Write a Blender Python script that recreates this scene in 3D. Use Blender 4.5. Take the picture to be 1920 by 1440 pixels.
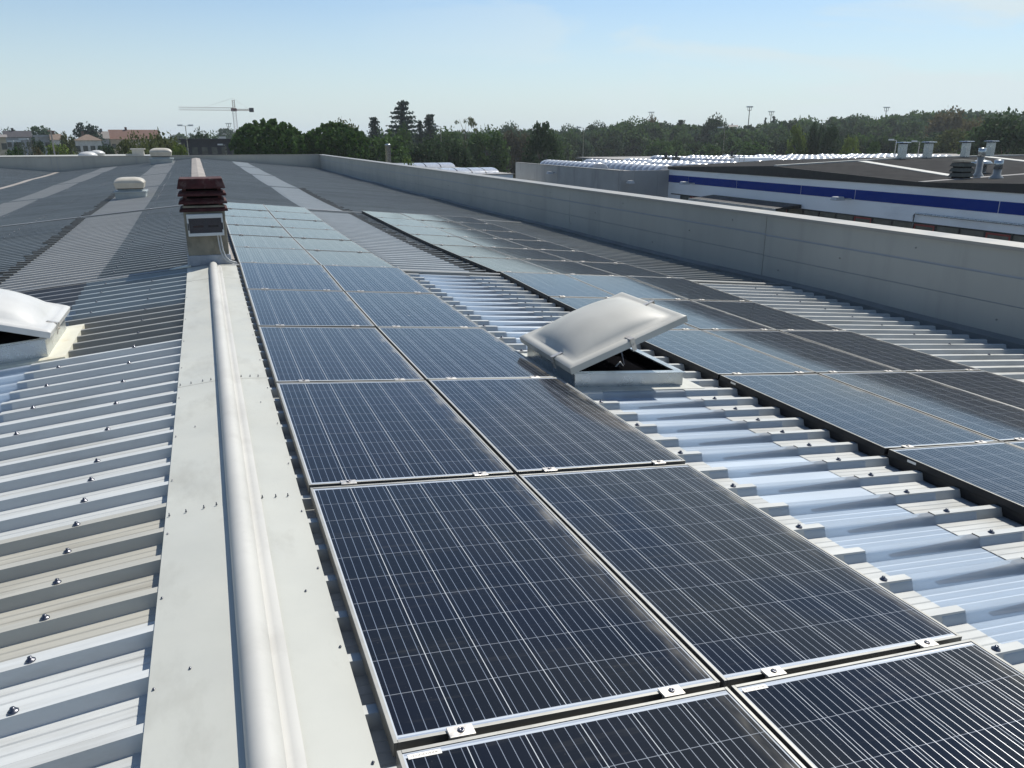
import bpy, math, random
import numpy as np
from mathutils import Matrix, Vector
R_=math.radians
for o in list(bpy.data.objects): bpy.data.objects.remove(o)
SC=bpy.context.scene; COL=SC.collection
# ------------------------------------------------------------------ camera
PITCH,YAW,FPX=0.3064,0.3646,1463.0
cd=bpy.data.cameras.new('camera'); cam=bpy.data.objects.new('camera',cd); COL.objects.link(cam)
cd.sensor_width=36; cd.lens=FPX/1920*36; cd.clip_start=0.05; cd.clip_end=4000
cam.rotation_euler=(math.pi/2-PITCH,0,-YAW); SC.camera=cam
# ------------------------------------------------------------------ light
SUN_EL,SUN_AZ=R_(52.6),R_(54)            # azimuth from +Y (the ridge) towards +X
SUN_STR,SKY_STR,EXPO=5.0,0.106,0.10
sd=bpy.data.lights.new('sun','SUN'); so=bpy.data.objects.new('sun',sd); COL.objects.link(so)
sd.energy=SUN_STR; sd.angle=R_(0.5); sd.color=(1.0,0.955,0.87)
sv=Vector((math.sin(SUN_AZ)*math.cos(SUN_EL),math.cos(SUN_AZ)*math.cos(SUN_EL),math.sin(SUN_EL)))
so.rotation_euler=sv.to_track_quat('Z','Y').to_euler(); so.location=sv*50
W=bpy.data.worlds.new('World'); SC.world=W; W.use_nodes=True
nt=W.node_tree; nt.nodes.clear()
def wn(t,**k):
    n=nt.nodes.new(t)
    for a,b in k.items(): setattr(n,a,b)
    return n
L=nt.links.new
sky=wn('ShaderNodeTexSky'); sky.sky_type='NISHITA'; sky.sun_disc=False
sky.sun_elevation=SUN_EL; sky.sun_rotation=SUN_AZ; sky.air_density=1.0; sky.dust_density=0.05; sky.ozone_density=2.6
tc=wn('ShaderNodeTexCoord'); mp=wn('ShaderNodeMapping'); mp.inputs['Scale'].default_value=(1.6,1.6,7.0)
mp.inputs['Rotation'].default_value=(0.05,0.12,0.3)
nz=wn('ShaderNodeTexNoise'); nz.inputs['Scale'].default_value=1.7; nz.inputs['Detail'].default_value=7; nz.inputs['Roughness'].default_value=0.55; nz.inputs['Distortion'].default_value=0.6
cr=wn('ShaderNodeValToRGB'); cr.color_ramp.elements[0].position=0.46; cr.color_ramp.elements[1].position=0.56
sx_=wn('ShaderNodeSeparateXYZ')
mx=wn('ShaderNodeMapRange'); mx.inputs['From Min'].default_value=0.15; mx.inputs['From Max'].default_value=0.85; mx.inputs['To Min'].default_value=0.0; mx.inputs['To Max'].default_value=0.95
mm=wn('ShaderNodeMath',operation='MULTIPLY')
mix=wn('ShaderNodeMix',data_type='RGBA'); mix.inputs['B'].default_value=(6.3,7.2,7.5,1)
bg=wn('ShaderNodeBackground'); bg.inputs['Strength'].default_value=SKY_STR; ow=wn('ShaderNodeOutputWorld')
L(tc.outputs['Generated'],mp.inputs['Vector']); L(mp.outputs['Vector'],nz.inputs['Vector']); L(nz.outputs['Fac'],cr.inputs['Fac'])
L(tc.outputs['Generated'],sx_.inputs[0]); L(sx_.outputs['X'],mx.inputs['Value'])
L(cr.outputs['Color'],mm.inputs[0]); L(mx.outputs[0],mm.inputs[1]); L(mm.outputs[0],mix.inputs['Factor'])
hz=wn('ShaderNodeMix',data_type='RGBA'); hz.inputs['B'].default_value=(5.1,6.15,6.75,1)
hr=wn('ShaderNodeValToRGB'); els=hr.color_ramp.elements; els[0].position=0.0; els[0].color=(.92,)*3+(1,); els[1].position=.30; els[1].color=(0,0,0,1)
e_=els.new(.06); e_.color=(.55,)*3+(1,); e_=els.new(.15); e_.color=(.05,)*3+(1,)
L(sx_.outputs['Z'],hr.inputs['Fac']); L(hr.outputs['Color'],hz.inputs['Factor']); L(sky.outputs[0],hz.inputs['A'])
L(hz.outputs['Result'],mix.inputs['A']); L(mix.outputs['Result'],bg.inputs['Color']); L(bg.outputs[0],ow.inputs[0])
vs=SC.view_settings; vs.view_transform='Standard'; vs.look='None'; vs.exposure=EXPO; vs.gamma=1; vs.use_curve_mapping=False
SC.render.engine='CYCLES'; SC.cycles.max_bounces=8; SC.cycles.transparent_max_bounces=12
# ------------------------------------------------------------------ pixel helpers (where a thing of known distance stands)
_cy,_sy,_cp,_sp=math.cos(YAW),math.sin(YAW),math.cos(PITCH),math.sin(PITCH)
_R=np.array([_cy,-_sy,0.]); _F=np.array([_sy*_cp,_cy*_cp,-_sp]); _U=np.array([_sy*_sp,_cy*_sp,_cp])
def ray(px,py): return _R*(px-960)/FPX+_U*(720-py)/FPX+_F
def at(px,py,D):
    d=ray(px,py); return d*(D/math.hypot(d[0],d[1]))
GZ=-10.0
# ------------------------------------------------------------------ materials
def newmat(name):
    m=bpy.data.materials.new(name); m.use_nodes=True; n=m.node_tree; n.nodes.clear()
    out=n.nodes.new('ShaderNodeOutputMaterial'); p=n.nodes.new('ShaderNodeBsdfPrincipled'); n.links.new(p.outputs[0],out.inputs[0])
    return m,n,p,out
def nd(n,t,**k):
    x=n.nodes.new(t)
    for a,b in k.items():
        if a in('operation','blend_type','data_type','attribute_name','object','bands_direction','wave_type','feature'): setattr(x,a,b)
        else: x.inputs[a].default_value=b
    return x
def math_(n,op,a,b=None,c=None):
    x=n.nodes.new('ShaderNodeMath'); x.operation=op
    for i,v in enumerate((a,b,c)):
        if v is None: continue
        if isinstance(v,(int,float)): x.inputs[i].default_value=v
        else: n.links.new(v,x.inputs[i])
    return x.outputs[0]
def mixc(n,f,a,b,bt='MIX'):
    x=n.nodes.new('ShaderNodeMix'); x.data_type='RGBA'; x.blend_type=bt
    for k,v in (('Factor',f),('A',a),('B',b)):
        if isinstance(v,(int,float)): x.inputs[k].default_value=v
        elif isinstance(v,tuple): x.inputs[k].default_value=(*v,1) if len(v)==3 else v
        else: n.links.new(v,x.inputs[k])
    return x.outputs['Result']
def noise(n,scale,detail=4,rough=.55,vec=None,stretch=None,dist=0):
    t=n.nodes.new('ShaderNodeTexNoise'); t.inputs['Scale'].default_value=scale; t.inputs['Detail'].default_value=detail; t.inputs['Roughness'].default_value=rough; t.inputs['Distortion'].default_value=dist
    if vec is None:
        c=n.nodes.new('ShaderNodeTexCoord'); vec=c.outputs['Object']
    if stretch:
        m=n.nodes.new('ShaderNodeMapping'); m.inputs['Scale'].default_value=stretch; n.links.new(vec,m.inputs[0]); vec=m.outputs[0]
    n.links.new(vec,t.inputs['Vector']); return t.outputs['Fac']
def ramp(n,f,lo,hi,a=0.,b=1.):
    x=n.nodes.new('ShaderNodeMapRange'); n.links.new(f,x.inputs['Value'])
    for k,v in (('From Min',lo),('From Max',hi),('To Min',a),('To Max',b)): x.inputs[k].default_value=v
    return x.outputs[0]
def surf(name,col,rough=.5,metal=0.,var=.25,scale=3.,stretch=None,bump=0.,bscale=40.,spec=.5,attr=None,dirt=None,dscale=1.5,dstretch=None):
    m,n,p,out=newmat(name)
    c2=tuple(max(0,v*(1-var)) for v in col); c1=tuple(min(1,v*(1+var*.5)) for v in col)
    f=ramp(n,noise(n,scale,6,.6,stretch=stretch),.3,.7)
    base=mixc(n,f,c2,c1)
    if dirt:
        g=ramp(n,noise(n,dscale,8,.65,stretch=dstretch),.52,.75,0,dirt[3]); base=mixc(n,g,base,tuple(dirt[:3]))
    if attr:
        a=n.nodes.new('ShaderNodeVertexColor'); a.layer_name=attr; base=mixc(n,1.,base,a.outputs['Color'],'MULTIPLY')
    n.links.new(base,p.inputs['Base Color']); p.inputs['Metallic'].default_value=metal; p.inputs['Specular IOR Level'].default_value=spec
    r=ramp(n,noise(n,scale*2.3,4),.3,.7,max(.02,rough-.08),min(1,rough+.1)); n.links.new(r,p.inputs['Roughness'])
    if bump:
        b=n.nodes.new('ShaderNodeBump'); b.inputs['Strength'].default_value=bump; b.inputs['Distance'].default_value=.01
        n.links.new(noise(n,bscale,4),b.inputs['Height']); n.links.new(b.outputs[0],p.inputs['Normal'])
    return m
M={}
M['sheet']=surf('painted_steel_sheet',(.49,.50,.49),.42,0,.14,2.2,stretch=(.6,8,1),attr='tint',dirt=(.20,.18,.14,.50),dscale=1.8,dstretch=(.5,4,1))
M['flash']=surf('painted_flashing',(.455,.46,.42),.52,0,.09,1.5,dirt=(.29,.285,.25,.6),dscale=1.5,dstretch=(2.5,1,1),bump=.30,bscale=2.6)
M['roll']=surf('ridge_roll_metal',(.46,.455,.43),.58,.0,.09,1.2,dirt=(.32,.31,.29,.5),dscale=2.5,bump=.05,bscale=4)
M['oldridge']=surf('weathered_ridge_cap',(.30,.27,.24),.7,0,.25,2,stretch=(1,.3,1),dirt=(.2,.16,.12,.6))
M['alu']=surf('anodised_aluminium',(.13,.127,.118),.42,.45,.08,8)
M['alutop']=surf('lit_aluminium_top',(.34,.335,.31),.45,.3,.12,8)
M['blackalu']=surf('black_anodised_aluminium',(.016,.016,.017),.5,.2,.1,8)
M['clamp']=surf('clamp_aluminium',(.62,.58,.53),.38,.75,.12,40)
M['steel']=surf('screw_steel',(.17,.17,.19),.28,.95,.2,60)
M['dark']=surf('void_shade',(.005,.005,.006),.95,0,.2,4,spec=0.)  # near-black, paints the shade inside openings and hollows
M['rubber']=surf('rubber_black',(.02,.02,.022),.6,0,.2,10)
M['parapet']=surf('parapet_panel',(.36,.358,.325),.6,0,.10,.8,stretch=(1,1,.5),dirt=(.20,.205,.19,.35),dscale=1.1,dstretch=(2.2,2.2,.18))
M['groove']=surf('parapet_groove',(.30,.33,.37),.6,0,.1,2)
M['coping']=surf('coping_metal',(.29,.28,.255),.42,.1,.10,1.0,dirt=(.3,.29,.26,.5))
M['gutter']=surf('gutter_liner',(.20,.205,.20),.45,.1,.2,1.2,dirt=(.12,.11,.10,.6))
M['galv']=surf('galvanised_steel',(.50,.53,.54),.28,.75,.25,2.5,dirt=(.25,.26,.26,.5),dscale=2.5,bump=.25,bscale=5)
M['curbpaint']=surf('cream_flashing',(.68,.66,.55),.5,0,.12,3,dirt=(.42,.31,.16,.7),dscale=3)
M['red']=surf('maroon_concrete',(.055,.011,.011),.85,0,.55,7,dirt=(.17,.13,.115,.8),dscale=9,bump=.5,bscale=25)
M['concrete']=surf('weathered_concrete',(.27,.245,.19),.9,0,.30,3.5,dirt=(.09,.085,.07,.8),dscale=3,dstretch=(2,2,1),bump=.4,bscale=18)
M['lead']=surf('lead_flashing',(.33,.35,.38),.5,.3,.35,5,dirt=(.55,.55,.55,.6),dscale=5,bump=.6,bscale=12)
M['boxplastic']=surf('grey_plastic',(.55,.57,.57),.4,0,.05,4)
M['boxwin']=surf('smoked_window',(.07,.075,.085),.12,0,.2,6)
M['breaker']=surf('breaker_grey',(.55,.53,.53),.5,0,.1,9)
M['breakred']=surf('breaker_red',(.30,.06,.05),.5,0,.1,9)
M['conduit']=surf('grey_conduit',(.45,.46,.46),.45,0,.1,9)
M['vent']=surf('vent_cream',(.46,.43,.365),.45,0,.12,4,dirt=(.4,.36,.3,.4))
M['ventbase']=surf('vent_base_grey',(.30,.34,.35),.5,.1,.15,3)
M['leaf0']=None
def opal(name,col,rough):
    m,n,p,out=newmat(name)
    base=mixc(n,ramp(n,noise(n,4,6),.35,.75),col,tuple(v*.86 for v in col))
    n.links.new(base,p.inputs['Base Color']); p.inputs['Roughness'].default_value=rough
    p.inputs['Coat Weight'].default_value=.12; p.inputs['Coat Roughness'].default_value=.12
    t=n.nodes.new('ShaderNodeBsdfTranslucent'); t.inputs[0].default_value=(*[v*.9 for v in col],1)
    s=n.nodes.new('ShaderNodeMixShader'); s.inputs[0].default_value=.10
    n.links.new(p.outputs[0],s.inputs[1]); n.links.new(t.outputs[0],s.inputs[2]); n.links.new(s.outputs[0],out.inputs[0]); return m
M['dome']=opal('opal_acrylic_grey',(.50,.49,.445),.5)
M['domew']=opal('opal_acrylic_white',(.60,.60,.585),.45)
def translucent(name,col,opac,rough,dirty):
    m,n,p,out=newmat(name)
    c=n.nodes.new('ShaderNodeTexCoord')
    st=ramp(n,noise(n,2.0,6,.6,vec=c.outputs['Object'],stretch=(.7,9,1)),.3,.75)
    base=mixc(n,math_(n,'MULTIPLY',st,dirty),col,tuple(v*.62 for v in col))
    n.links.new(base,p.inputs['Base Color']); p.inputs['Roughness'].default_value=rough; p.inputs['Specular IOR Level'].default_value=.75
    if rough<.4:
        p.inputs['Anisotropic'].default_value=.85; tg=n.nodes.new('ShaderNodeCombineXYZ'); tg.inputs[1].default_value=1.; n.links.new(tg.outputs[0],p.inputs['Tangent'])
    t=n.nodes.new('ShaderNodeBsdfTransparent'); t.inputs[0].default_value=(.88,.93,.97,1)
    s=n.nodes.new('ShaderNodeMixShader'); s.inputs[0].default_value=opac
    tr=n.nodes.new('ShaderNodeBsdfTranslucent'); n.links.new(base,tr.inputs[0]); s2=n.nodes.new('ShaderNodeMixShader'); s2.inputs[0].default_value=.45 if rough<.4 else .2
    n.links.new(p.outputs[0],s2.inputs[1]); n.links.new(tr.outputs[0],s2.inputs[2])
    n.links.new(t.outputs[0],s.inputs[1]); n.links.new(s2.outputs[0],s.inputs[2]); n.links.new(s.outputs[0],out.inputs[0]); return m
M['poly']=translucent('clear_polycarbonate',(.60,.67,.75),.64,.36,.30)
M['polyold']=translucent('aged_fibreglass',(.56,.55,.52),.94,.5,.6)
M['polyoldr']=translucent('aged_fibreglass_pale',(.68,.70,.69),.94,.45,.5)
M['backblue']=surf('strip_lining',(.40,.47,.55),.7,0,.15,1.2,stretch=(1,4,1))
M['foam']=surf('foam_and_rib_shade',(.15,.12,.10),.9,0,.3,20)
M['sticker']=None
# solar laminate: object space x 0..PW, y 0..PL
PW,PL,PT=0.958,1.642,0.040
def solar_mat():
    m,n,p,out=newmat('solar_laminate')
    c=n.nodes.new('ShaderNodeTexCoord'); s=n.nodes.new('ShaderNodeSeparateXYZ'); n.links.new(c.outputs['Object'],s.inputs[0])
    bx,by0,by1=.015,.027,.027
    cw=(PW-2*bx)/6; ch=(PL-by0-by1)/20*2
    def lines(v,off,pitch,half):       # 1 on a line centred at off+k*pitch
        t=math_(n,'SUBTRACT',v,off-pitch/2); f=math_(n,'FLOORED_MODULO',t,pitch); d=math_(n,'ABSOLUTE',math_(n,'SUBTRACT',f,pitch/2)); return math_(n,'LESS_THAN',d,half)
    X,Y=s.outputs['X'],s.outputs['Y']
    inx=math_(n,'MULTIPLY',math_(n,'GREATER_THAN',X,bx),math_(n,'LESS_THAN',X,PW-bx))
    iny=math_(n,'MULTIPLY',math_(n,'GREATER_THAN',Y,by0),math_(n,'LESS_THAN',Y,PL-by1))
    inside=math_(n,'MULTIPLY',inx,iny)
    gap=math_(n,'MULTIPLY',lines(X,bx,cw,.0011),inside)
    gapy=math_(n,'MULTIPLY',lines(Y,by0,ch,.0011),inside)
    bus=math_(n,'MULTIPLY',lines(X,bx+cw*.1,cw/5,.0009),inside)
    # ribbons running across in the white end margins
    rib=math_(n,'MULTIPLY',math_(n,'MAXIMUM',lines(Y,.017,50.,.0026),lines(Y,PL-.017,50.,.0026)),inx)
    # cell tint: per cell random + crystal grain
    cx=math_(n,'FLOOR',math_(n,'DIVIDE',math_(n,'SUBTRACT',X,bx),cw)); cyy=math_(n,'FLOOR',math_(n,'DIVIDE',math_(n,'SUBTRACT',Y,by0),ch))
    oi=n.nodes.new('ShaderNodeObjectInfo')
    cv=n.nodes.new('ShaderNodeCombineXYZ'); n.links.new(cx,cv.inputs[0]); n.links.new(cyy,cv.inputs[1]); n.links.new(math_(n,'MULTIPLY',oi.outputs['Random'],37.),cv.inputs[2])
    wnz=n.nodes.new('ShaderNodeTexWhiteNoise'); wnz.noise_dimensions='3D'; n.links.new(cv.outputs[0],wnz.inputs['Vector'])
    cell=mixc(n,wnz.outputs['Value'],(.0022,.0042,.0080),(.0036,.0055,.011))
    tone=mixc(n,oi.outputs['Random'],(.75,1.02,1.,1),(1.45,1.0,1.15,1)); cell=mixc(n,1.,cell,tone,'MULTIPLY')
    gr=n.nodes.new('ShaderNodeTexVoronoi'); gr.inputs['Scale'].default_value=95; n.links.new(c.outputs['Object'],gr.inputs['Vector'])
    cell=mixc(n,math_(n,'MULTIPLY',gr.outputs['Color'],.12),cell,(.008,.012,.022))
    base=mixc(n,inside,(.46,.50,.55),cell)
    base=mixc(n,math_(n,'MULTIPLY',gapy,.55),base,(.34,.37,.42))
    base=mixc(n,bus,base,(.50,.51,.53))
    base=mixc(n,gap,base,(.50,.53,.56))
    base=mixc(n,rib,base,(.75,.76,.78))
    # dust: thin overall veil, specks, thicker line along the lower (right) edge
    sp=n.nodes.new('ShaderNodeTexVoronoi'); sp.inputs['Scale'].default_value=38; n.links.new(c.outputs['Object'],sp.inputs['Vector'])
    specks=math_(n,'MULTIPLY',math_(n,'LESS_THAN',sp.outputs['Distance'],.085),ramp(n,noise(n,6,3,vec=c.outputs['Object']),.45,.7,0,.14))
    veil=ramp(n,noise(n,2.5,6,.65,vec=c.outputs['Object'],stretch=(1,.5,1)),.3,.75,.001,.010)
    edge=math_(n,'MULTIPLY',ramp(n,X,PW-.10,PW-.008,0,1),ramp(n,noise(n,9,5,vec=c.outputs['Object'],stretch=(2,.6,1)),.35,.7,.05,.75))
    edge=math_(n,'POWER',edge,1.6)
    dv=n.nodes.new('ShaderNodeTexVoronoi'); dv.inputs['Scale'].default_value=1.15; dv.inputs['Randomness'].default_value=1.
    c3=n.nodes.new('ShaderNodeCombineXYZ'); n.links.new(math_(n,'ADD',X,math_(n,'MULTIPLY',oi.outputs['Random'],91.)),c3.inputs[0]); n.links.new(math_(n,'ADD',Y,math_(n,'MULTIPLY',oi.outputs['Random'],53.)),c3.inputs[1]); n.links.new(c3.outputs[0],dv.inputs['Vector'])
    drop=math_(n,'MULTIPLY',math_(n,'LESS_THAN',math_(n,'ADD',dv.outputs['Distance'],math_(n,'MULTIPLY',noise(n,30,3,vec=c.outputs['Object']),.03)),.031),.55)
    runs=math_(n,'MULTIPLY',ramp(n,noise(n,3,5,.7,vec=c.outputs['Object'],stretch=(.6,7,1)),.55,.8,0,.06),1.)
    dust=math_(n,'MAXIMUM',math_(n,'ADD',math_(n,'ADD',veil,specks),math_(n,'ADD',runs,drop)),edge)
    base=mixc(n,dust,base,(.40,.37,.31))
    n.links.new(base,p.inputs['Base Color'])
    line=math_(n,'MAXIMUM',bus,rib)
    n.links.new(math_(n,'MULTIPLY',line,.8),p.inputs['Metallic']); n.links.new(math_(n,'MULTIPLY',line,.85),p.inputs['Anisotropic']); tg=n.nodes.new('ShaderNodeCombineXYZ'); tg.inputs[0].default_value=1.; n.links.new(tg.outputs[0],p.inputs['Tangent']); n.links.new(math_(n,'MULTIPLY',line,.5),p.inputs['Specular IOR Level'])
    n.links.new(ramp(n,line,0,1,.5,.34),p.inputs['Roughness']); 
    p.inputs['Sheen Weight'].default_value=.06; p.inputs['Sheen Roughness'].default_value=.45; p.inputs['Sheen Tint'].default_value=(.95,.88,.78,1); p.inputs['Coat Weight'].default_value=1.; p.inputs['Coat IOR'].default_value=1.31
    n.links.new(ramp(n,noise(n,3,5,vec=c.outputs['Object']),.3,.7,.055,.10),p.inputs['Coat Roughness'])
    return m
M['solar']=solar_mat()
def sticker_mat():
    m,n,p,out=newmat('sticker')
    c=n.nodes.new('ShaderNodeTexCoord'); s=n.nodes.new('ShaderNodeSeparateXYZ'); n.links.new(c.outputs['Generated'],s.inputs[0])
    v=n.nodes.new('ShaderNodeTexNoise'); v.noise_dimensions='1D'; v.inputs['Scale'].default_value=45; v.inputs['Detail'].default_value=1; n.links.new(s.outputs['X'],v.inputs['W'])
    b=math_(n,'GREATER_THAN',v.outputs['Fac'],.52); g=math_(n,'MULTIPLY',math_(n,'GREATER_THAN',s.outputs['Y'],.35),math_(n,'LESS_THAN',s.outputs['Y'],.7))
    g=math_(n,'MULTIPLY',g,math_(n,'MULTIPLY',math_(n,'GREATER_THAN',s.outputs['X'],.1),math_(n,'LESS_THAN',s.outputs['X'],.9)))
    n.links.new(mixc(n,math_(n,'MULTIPLY',b,g),(.75,.72,.66),(.12,.11,.1)),p.inputs['Base Color']); p.inputs['Roughness'].default_value=.6
    return m
M['sticker']=sticker_mat()
# ------------------------------------------------------------------ mesh builder
class MB:
    def __init__(s): s.v=[];s.f=[];s.mi=[];s.tint=[];s.cur=0;s.t=(1,1,1);s.sm=[];s.smooth=False
    def face(s,idx): s.f.append(tuple(idx)); s.mi.append(s.cur); s.tint.append(s.t); s.sm.append(s.smooth)
    def add(s,pts): b=len(s.v); s.v.extend([tuple(map(float,p)) for p in pts]); return b
    def quad(s,a,b,c,d): i=s.add((a,b,c,d)); s.face((i,i+1,i+2,i+3))
    def poly(s,pts): i=s.add(pts); s.face(range(i,i+len(pts)))
    def hexa(s,p):                       # p: 4 bottom (ccw) + 4 top
        i=s.add(p)
        for q in ((3,2,1,0),(4,5,6,7),(0,1,5,4),(1,2,6,5),(2,3,7,6),(3,0,4,7)): s.face([i+k for k in q])
    def box(s,lo,hi,mat=None):
        x0,y0,z0=lo;x1,y1,z1=hi
        p=[(x0,y0,z0),(x1,y0,z0),(x1,y1,z0),(x0,y1,z0),(x0,y0,z1),(x1,y0,z1),(x1,y1,z1),(x0,y1,z1)]
        if mat is not None: p=[mat@Vector(q) for q in p]
        s.hexa(p)
    def taper(s,lo,hi,x0,y0,x1,y1):      # frustum: half sizes bottom x0,y0 / top x1,y1 ; lo,hi centres
        p=[];
        for c,a,b in ((lo,x0,y0),(hi,x1,y1)): p+=[(c[0]-a,c[1]-b,c[2]),(c[0]+a,c[1]-b,c[2]),(c[0]+a,c[1]+b,c[2]),(c[0]-a,c[1]+b,c[2])]
        s.hexa(p)
    def tube(s,path,r,n=8,cap=True):
        path=[Vector(p) for p in path]; rr=r if isinstance(r,(list,tuple)) else [r]*len(path); rings=[]
        sm=s.smooth; s.smooth=True
        for i,p in enumerate(path):
            t=(path[min(i+1,len(path)-1)]-path[max(i-1,0)]).normalized()
            a=t.cross(Vector((0,0,1))); a=a.normalized() if a.length>1e-4 else Vector((1,0,0)); b=t.cross(a)
            rings.append(s.add([p+a*math.cos(2*math.pi*k/n)*rr[i]+b*math.sin(2*math.pi*k/n)*rr[i] for k in range(n)]))
        for i in range(len(path)-1):
            for k in range(n): s.face((rings[i]+k,rings[i]+(k+1)%n,rings[i+1]+(k+1)%n,rings[i+1]+k))
        s.smooth=sm
        if cap: s.face([rings[0]+k for k in range(n)]); s.face([rings[-1]+k for k in reversed(range(n))])
    def lathe(s,c,prof,n=16):
        sm=s.smooth; s.smooth=True; rings=[s.add([(c[0]+r*math.cos(2*math.pi*k/n),c[1]+r*math.sin(2*math.pi*k/n),c[2]+z) for k in range(n)]) for r,z in prof]
        for i in range(len(prof)-1):
            for k in range(n): s.face((rings[i]+k,rings[i]+(k+1)%n,rings[i+1]+(k+1)%n,rings[i+1]+k))
        s.face([rings[-1]+k for k in range(n)]); s.smooth=sm
    def build(s,name,mats,parent=None,bevel=0,matrix=None):
        me=bpy.data.meshes.new(name); me.from_pydata(s.v,[],s.f); me.update()
        mats=mats if isinstance(mats,(list,tuple)) else [mats]
        for m in mats: me.materials.append(M[m] if isinstance(m,str) else m)
        me.polygons.foreach_set('material_index',s.mi); me.polygons.foreach_set('use_smooth',s.sm)
        if any(t!=(1,1,1) for t in s.tint) or 'sheet' in [x for x in mats if isinstance(x,str)]:
            a=me.color_attributes.new('tint','FLOAT_COLOR','CORNER'); cols=[]
            for f,t in zip(s.f,s.tint): cols+= [t[0],t[1],t[2],1.]*len(f)
            a.data.foreach_set('color',cols)
        o=bpy.data.objects.new(name,me); COL.objects.link(o)
        if matrix is not None: o.matrix_world=matrix
        if parent is not None:
            o.parent=parent
        if bevel:
            b=o.modifiers.new('bevel','BEVEL'); b.width=bevel; b.segments=2; b.limit_method='ANGLE'
        return o
def tag(o,label,cat,group=None,kind=None):
    if label: o['label']=label
    if cat: o['category']=cat
    if group: o['group']=group
    if kind: o['kind']=kind
    return o
def thing(name,label,cat,loc=(0,0,0),rz=0.,group=None,matrix=None):
    o=bpy.data.objects.new(name,None); COL.objects.link(o); o.empty_display_size=.3
    if matrix is not None: o.matrix_world=matrix
    else: o.location=loc; o.rotation_euler=(0,0,rz)
    return tag(o,label,cat,group)
def children(o): return [c for c in bpy.data.objects if c.parent==o]
def copy_tree(o,parent=None,kids=None):
    c=o.copy(); COL.objects.link(c); c.parent=parent
    for k in (KIDS.get(o.name) if o.name in KIDS else children(o)): copy_tree(k,c)
    return c
KIDS={}
# ------------------------------------------------------------------ roof geometry functions
SL=.0933
BAYS=[-.15,9.95,20.05,30.15,40.25,50.35,60.45]
def prof(y):                             # height of the panel plane at x=.28
    a0=[(-.6,-1.375),(-.13,-1.382),(1.54,-1.410),(3.21,-1.446),(4.88,-1.460),(6.55,-1.468),(8.22,-1.456),(9.95,-1.419)]
    a1=[(9.95,-1.438),(11.66,-1.458),(13.3,-1.473),(15.,-1.477),(16.7,-1.470),(18.3,-1.458),(20.05,-1.443)]
    if y<9.95: a=a0
    elif y<20.05: a=a1
    else:
        i=min(5,int((y-20.05)/10.1)+2); u=(y-BAYS[i])/10.1; s=[0,0,-1.452,-1.440,-1.420,-1.395][i]
        return s+.028*u-.034*4*u*(1-u)
    for (p,q),(r,t) in zip(a,a[1:]):
        if y<=r: return q+(t-q)*(y-p)/(r-p)
    return a[-1][1]
def base(y): return prof(y)-.055+SL*.28  # rib tops at x=0
def skew(y): return -.0078*max(0.,y-8)
XV=-8.55                                 # valley, roof x
def rz(x,y):
    return base(y)-SL*abs(x) if x>XV else base(y)-SL*abs(XV)+SL*(XV-x)
PITCH_R=.2425
# ------------------------------------------------------------------ THE FACTORY BUILDING
B=thing('factory_building','long factory hall whose ribbed grey gable roof carries the solar panels','building',(0,30,GZ))
def inB(mb,name,mats,**k): return mb.build(name,mats,B,matrix=None,**k)
B_INV=Vector((0,30,GZ))
def bld(mb,name,mats,par=None,bevel=0):   # vertices are world coordinates
    mb.v=[(x-B_INV.x,y-B_INV.y,z-B_INV.z) for x,y,z in mb.v]
    return mb.build(name,mats,par or B,bevel)
rng=random.Random(4)
def rib_profile(y0,y1,phase,fine,drop=.045,rnd=False):
    pts=[]; k0=int(math.floor((y0-phase)/PITCH_R)); k1=int(math.ceil((y1-phase)/PITCH_R))
    for k in range(k0,k1+1):
        c=phase+k*PITCH_R
        seq=[(-.034,-drop),(-.019,0),(.019,0),(.034,-drop)]
        if rnd: seq=[(-.050,-drop),(-.040,-drop),(-.036,-drop+.001),(-.025,-.010),(-.021,-.0025),(-.016,0),(.016,0),(.021,-.0025),(.025,-.010),(.036,-drop+.001),(.040,-drop),(.050,-drop)]
        if fine:
            for g in (.078,.1212,.1645): seq+=[(g-.005,-drop),(g,-drop-.003),(g+.005,-drop)]
        for dy,dz in seq:
            if y0-1e-6<=c+dy<=y1+1e-6: pts.append((c+dy,dz,k))
    return pts
def sheet(mb,x0,x1,y0,y1,phase,fine,tintf,dz=0.,nx=2,drop=.045,rnd=False):
    pr=rib_profile(y0,y1,phase,fine,drop,rnd); rows=[]; mb.smooth=rnd
    for y,d,k in pr:
        rows.append(mb.add([(x0+(x1-x0)*i/nx+skew(y),y,rz(x0+(x1-x0)*i/nx,y)+d+dz+0.0) for i in range(nx+1)]))
    for i in range(len(pr)-1):
        mb.t=tintf(pr[i][2],pr[i][0])
        for j in range(nx): mb.face((rows[i]+j,rows[i]+j+1,rows[i+1]+j+1,rows[i+1]+j))
    mb.t=(1,1,1); mb.smooth=False
PH_L,PH_R=2.635,2.485
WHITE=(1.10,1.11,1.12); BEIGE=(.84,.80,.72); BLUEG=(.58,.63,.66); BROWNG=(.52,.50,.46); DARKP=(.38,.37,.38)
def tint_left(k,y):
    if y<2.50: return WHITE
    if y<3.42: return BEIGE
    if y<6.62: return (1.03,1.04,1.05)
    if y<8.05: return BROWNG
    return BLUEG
_sheet={}
def tint_far_shade(k,y):
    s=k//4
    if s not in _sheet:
        v=rng.uniform(.42,.50); _sheet[s]=(v*.98,v*1.01,v)  # far sheets darkened: shading of their ribs put into the tint
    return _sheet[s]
def tint_right(k,y):
    s=('r',k//4)
    if s not in _sheet:
        v=rng.uniform(.92,1.02); _sheet[s]=(v,v,v*.99)
    return _sheet[s]
def tint_stripfar(k,y): return (1,1,1)
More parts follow.
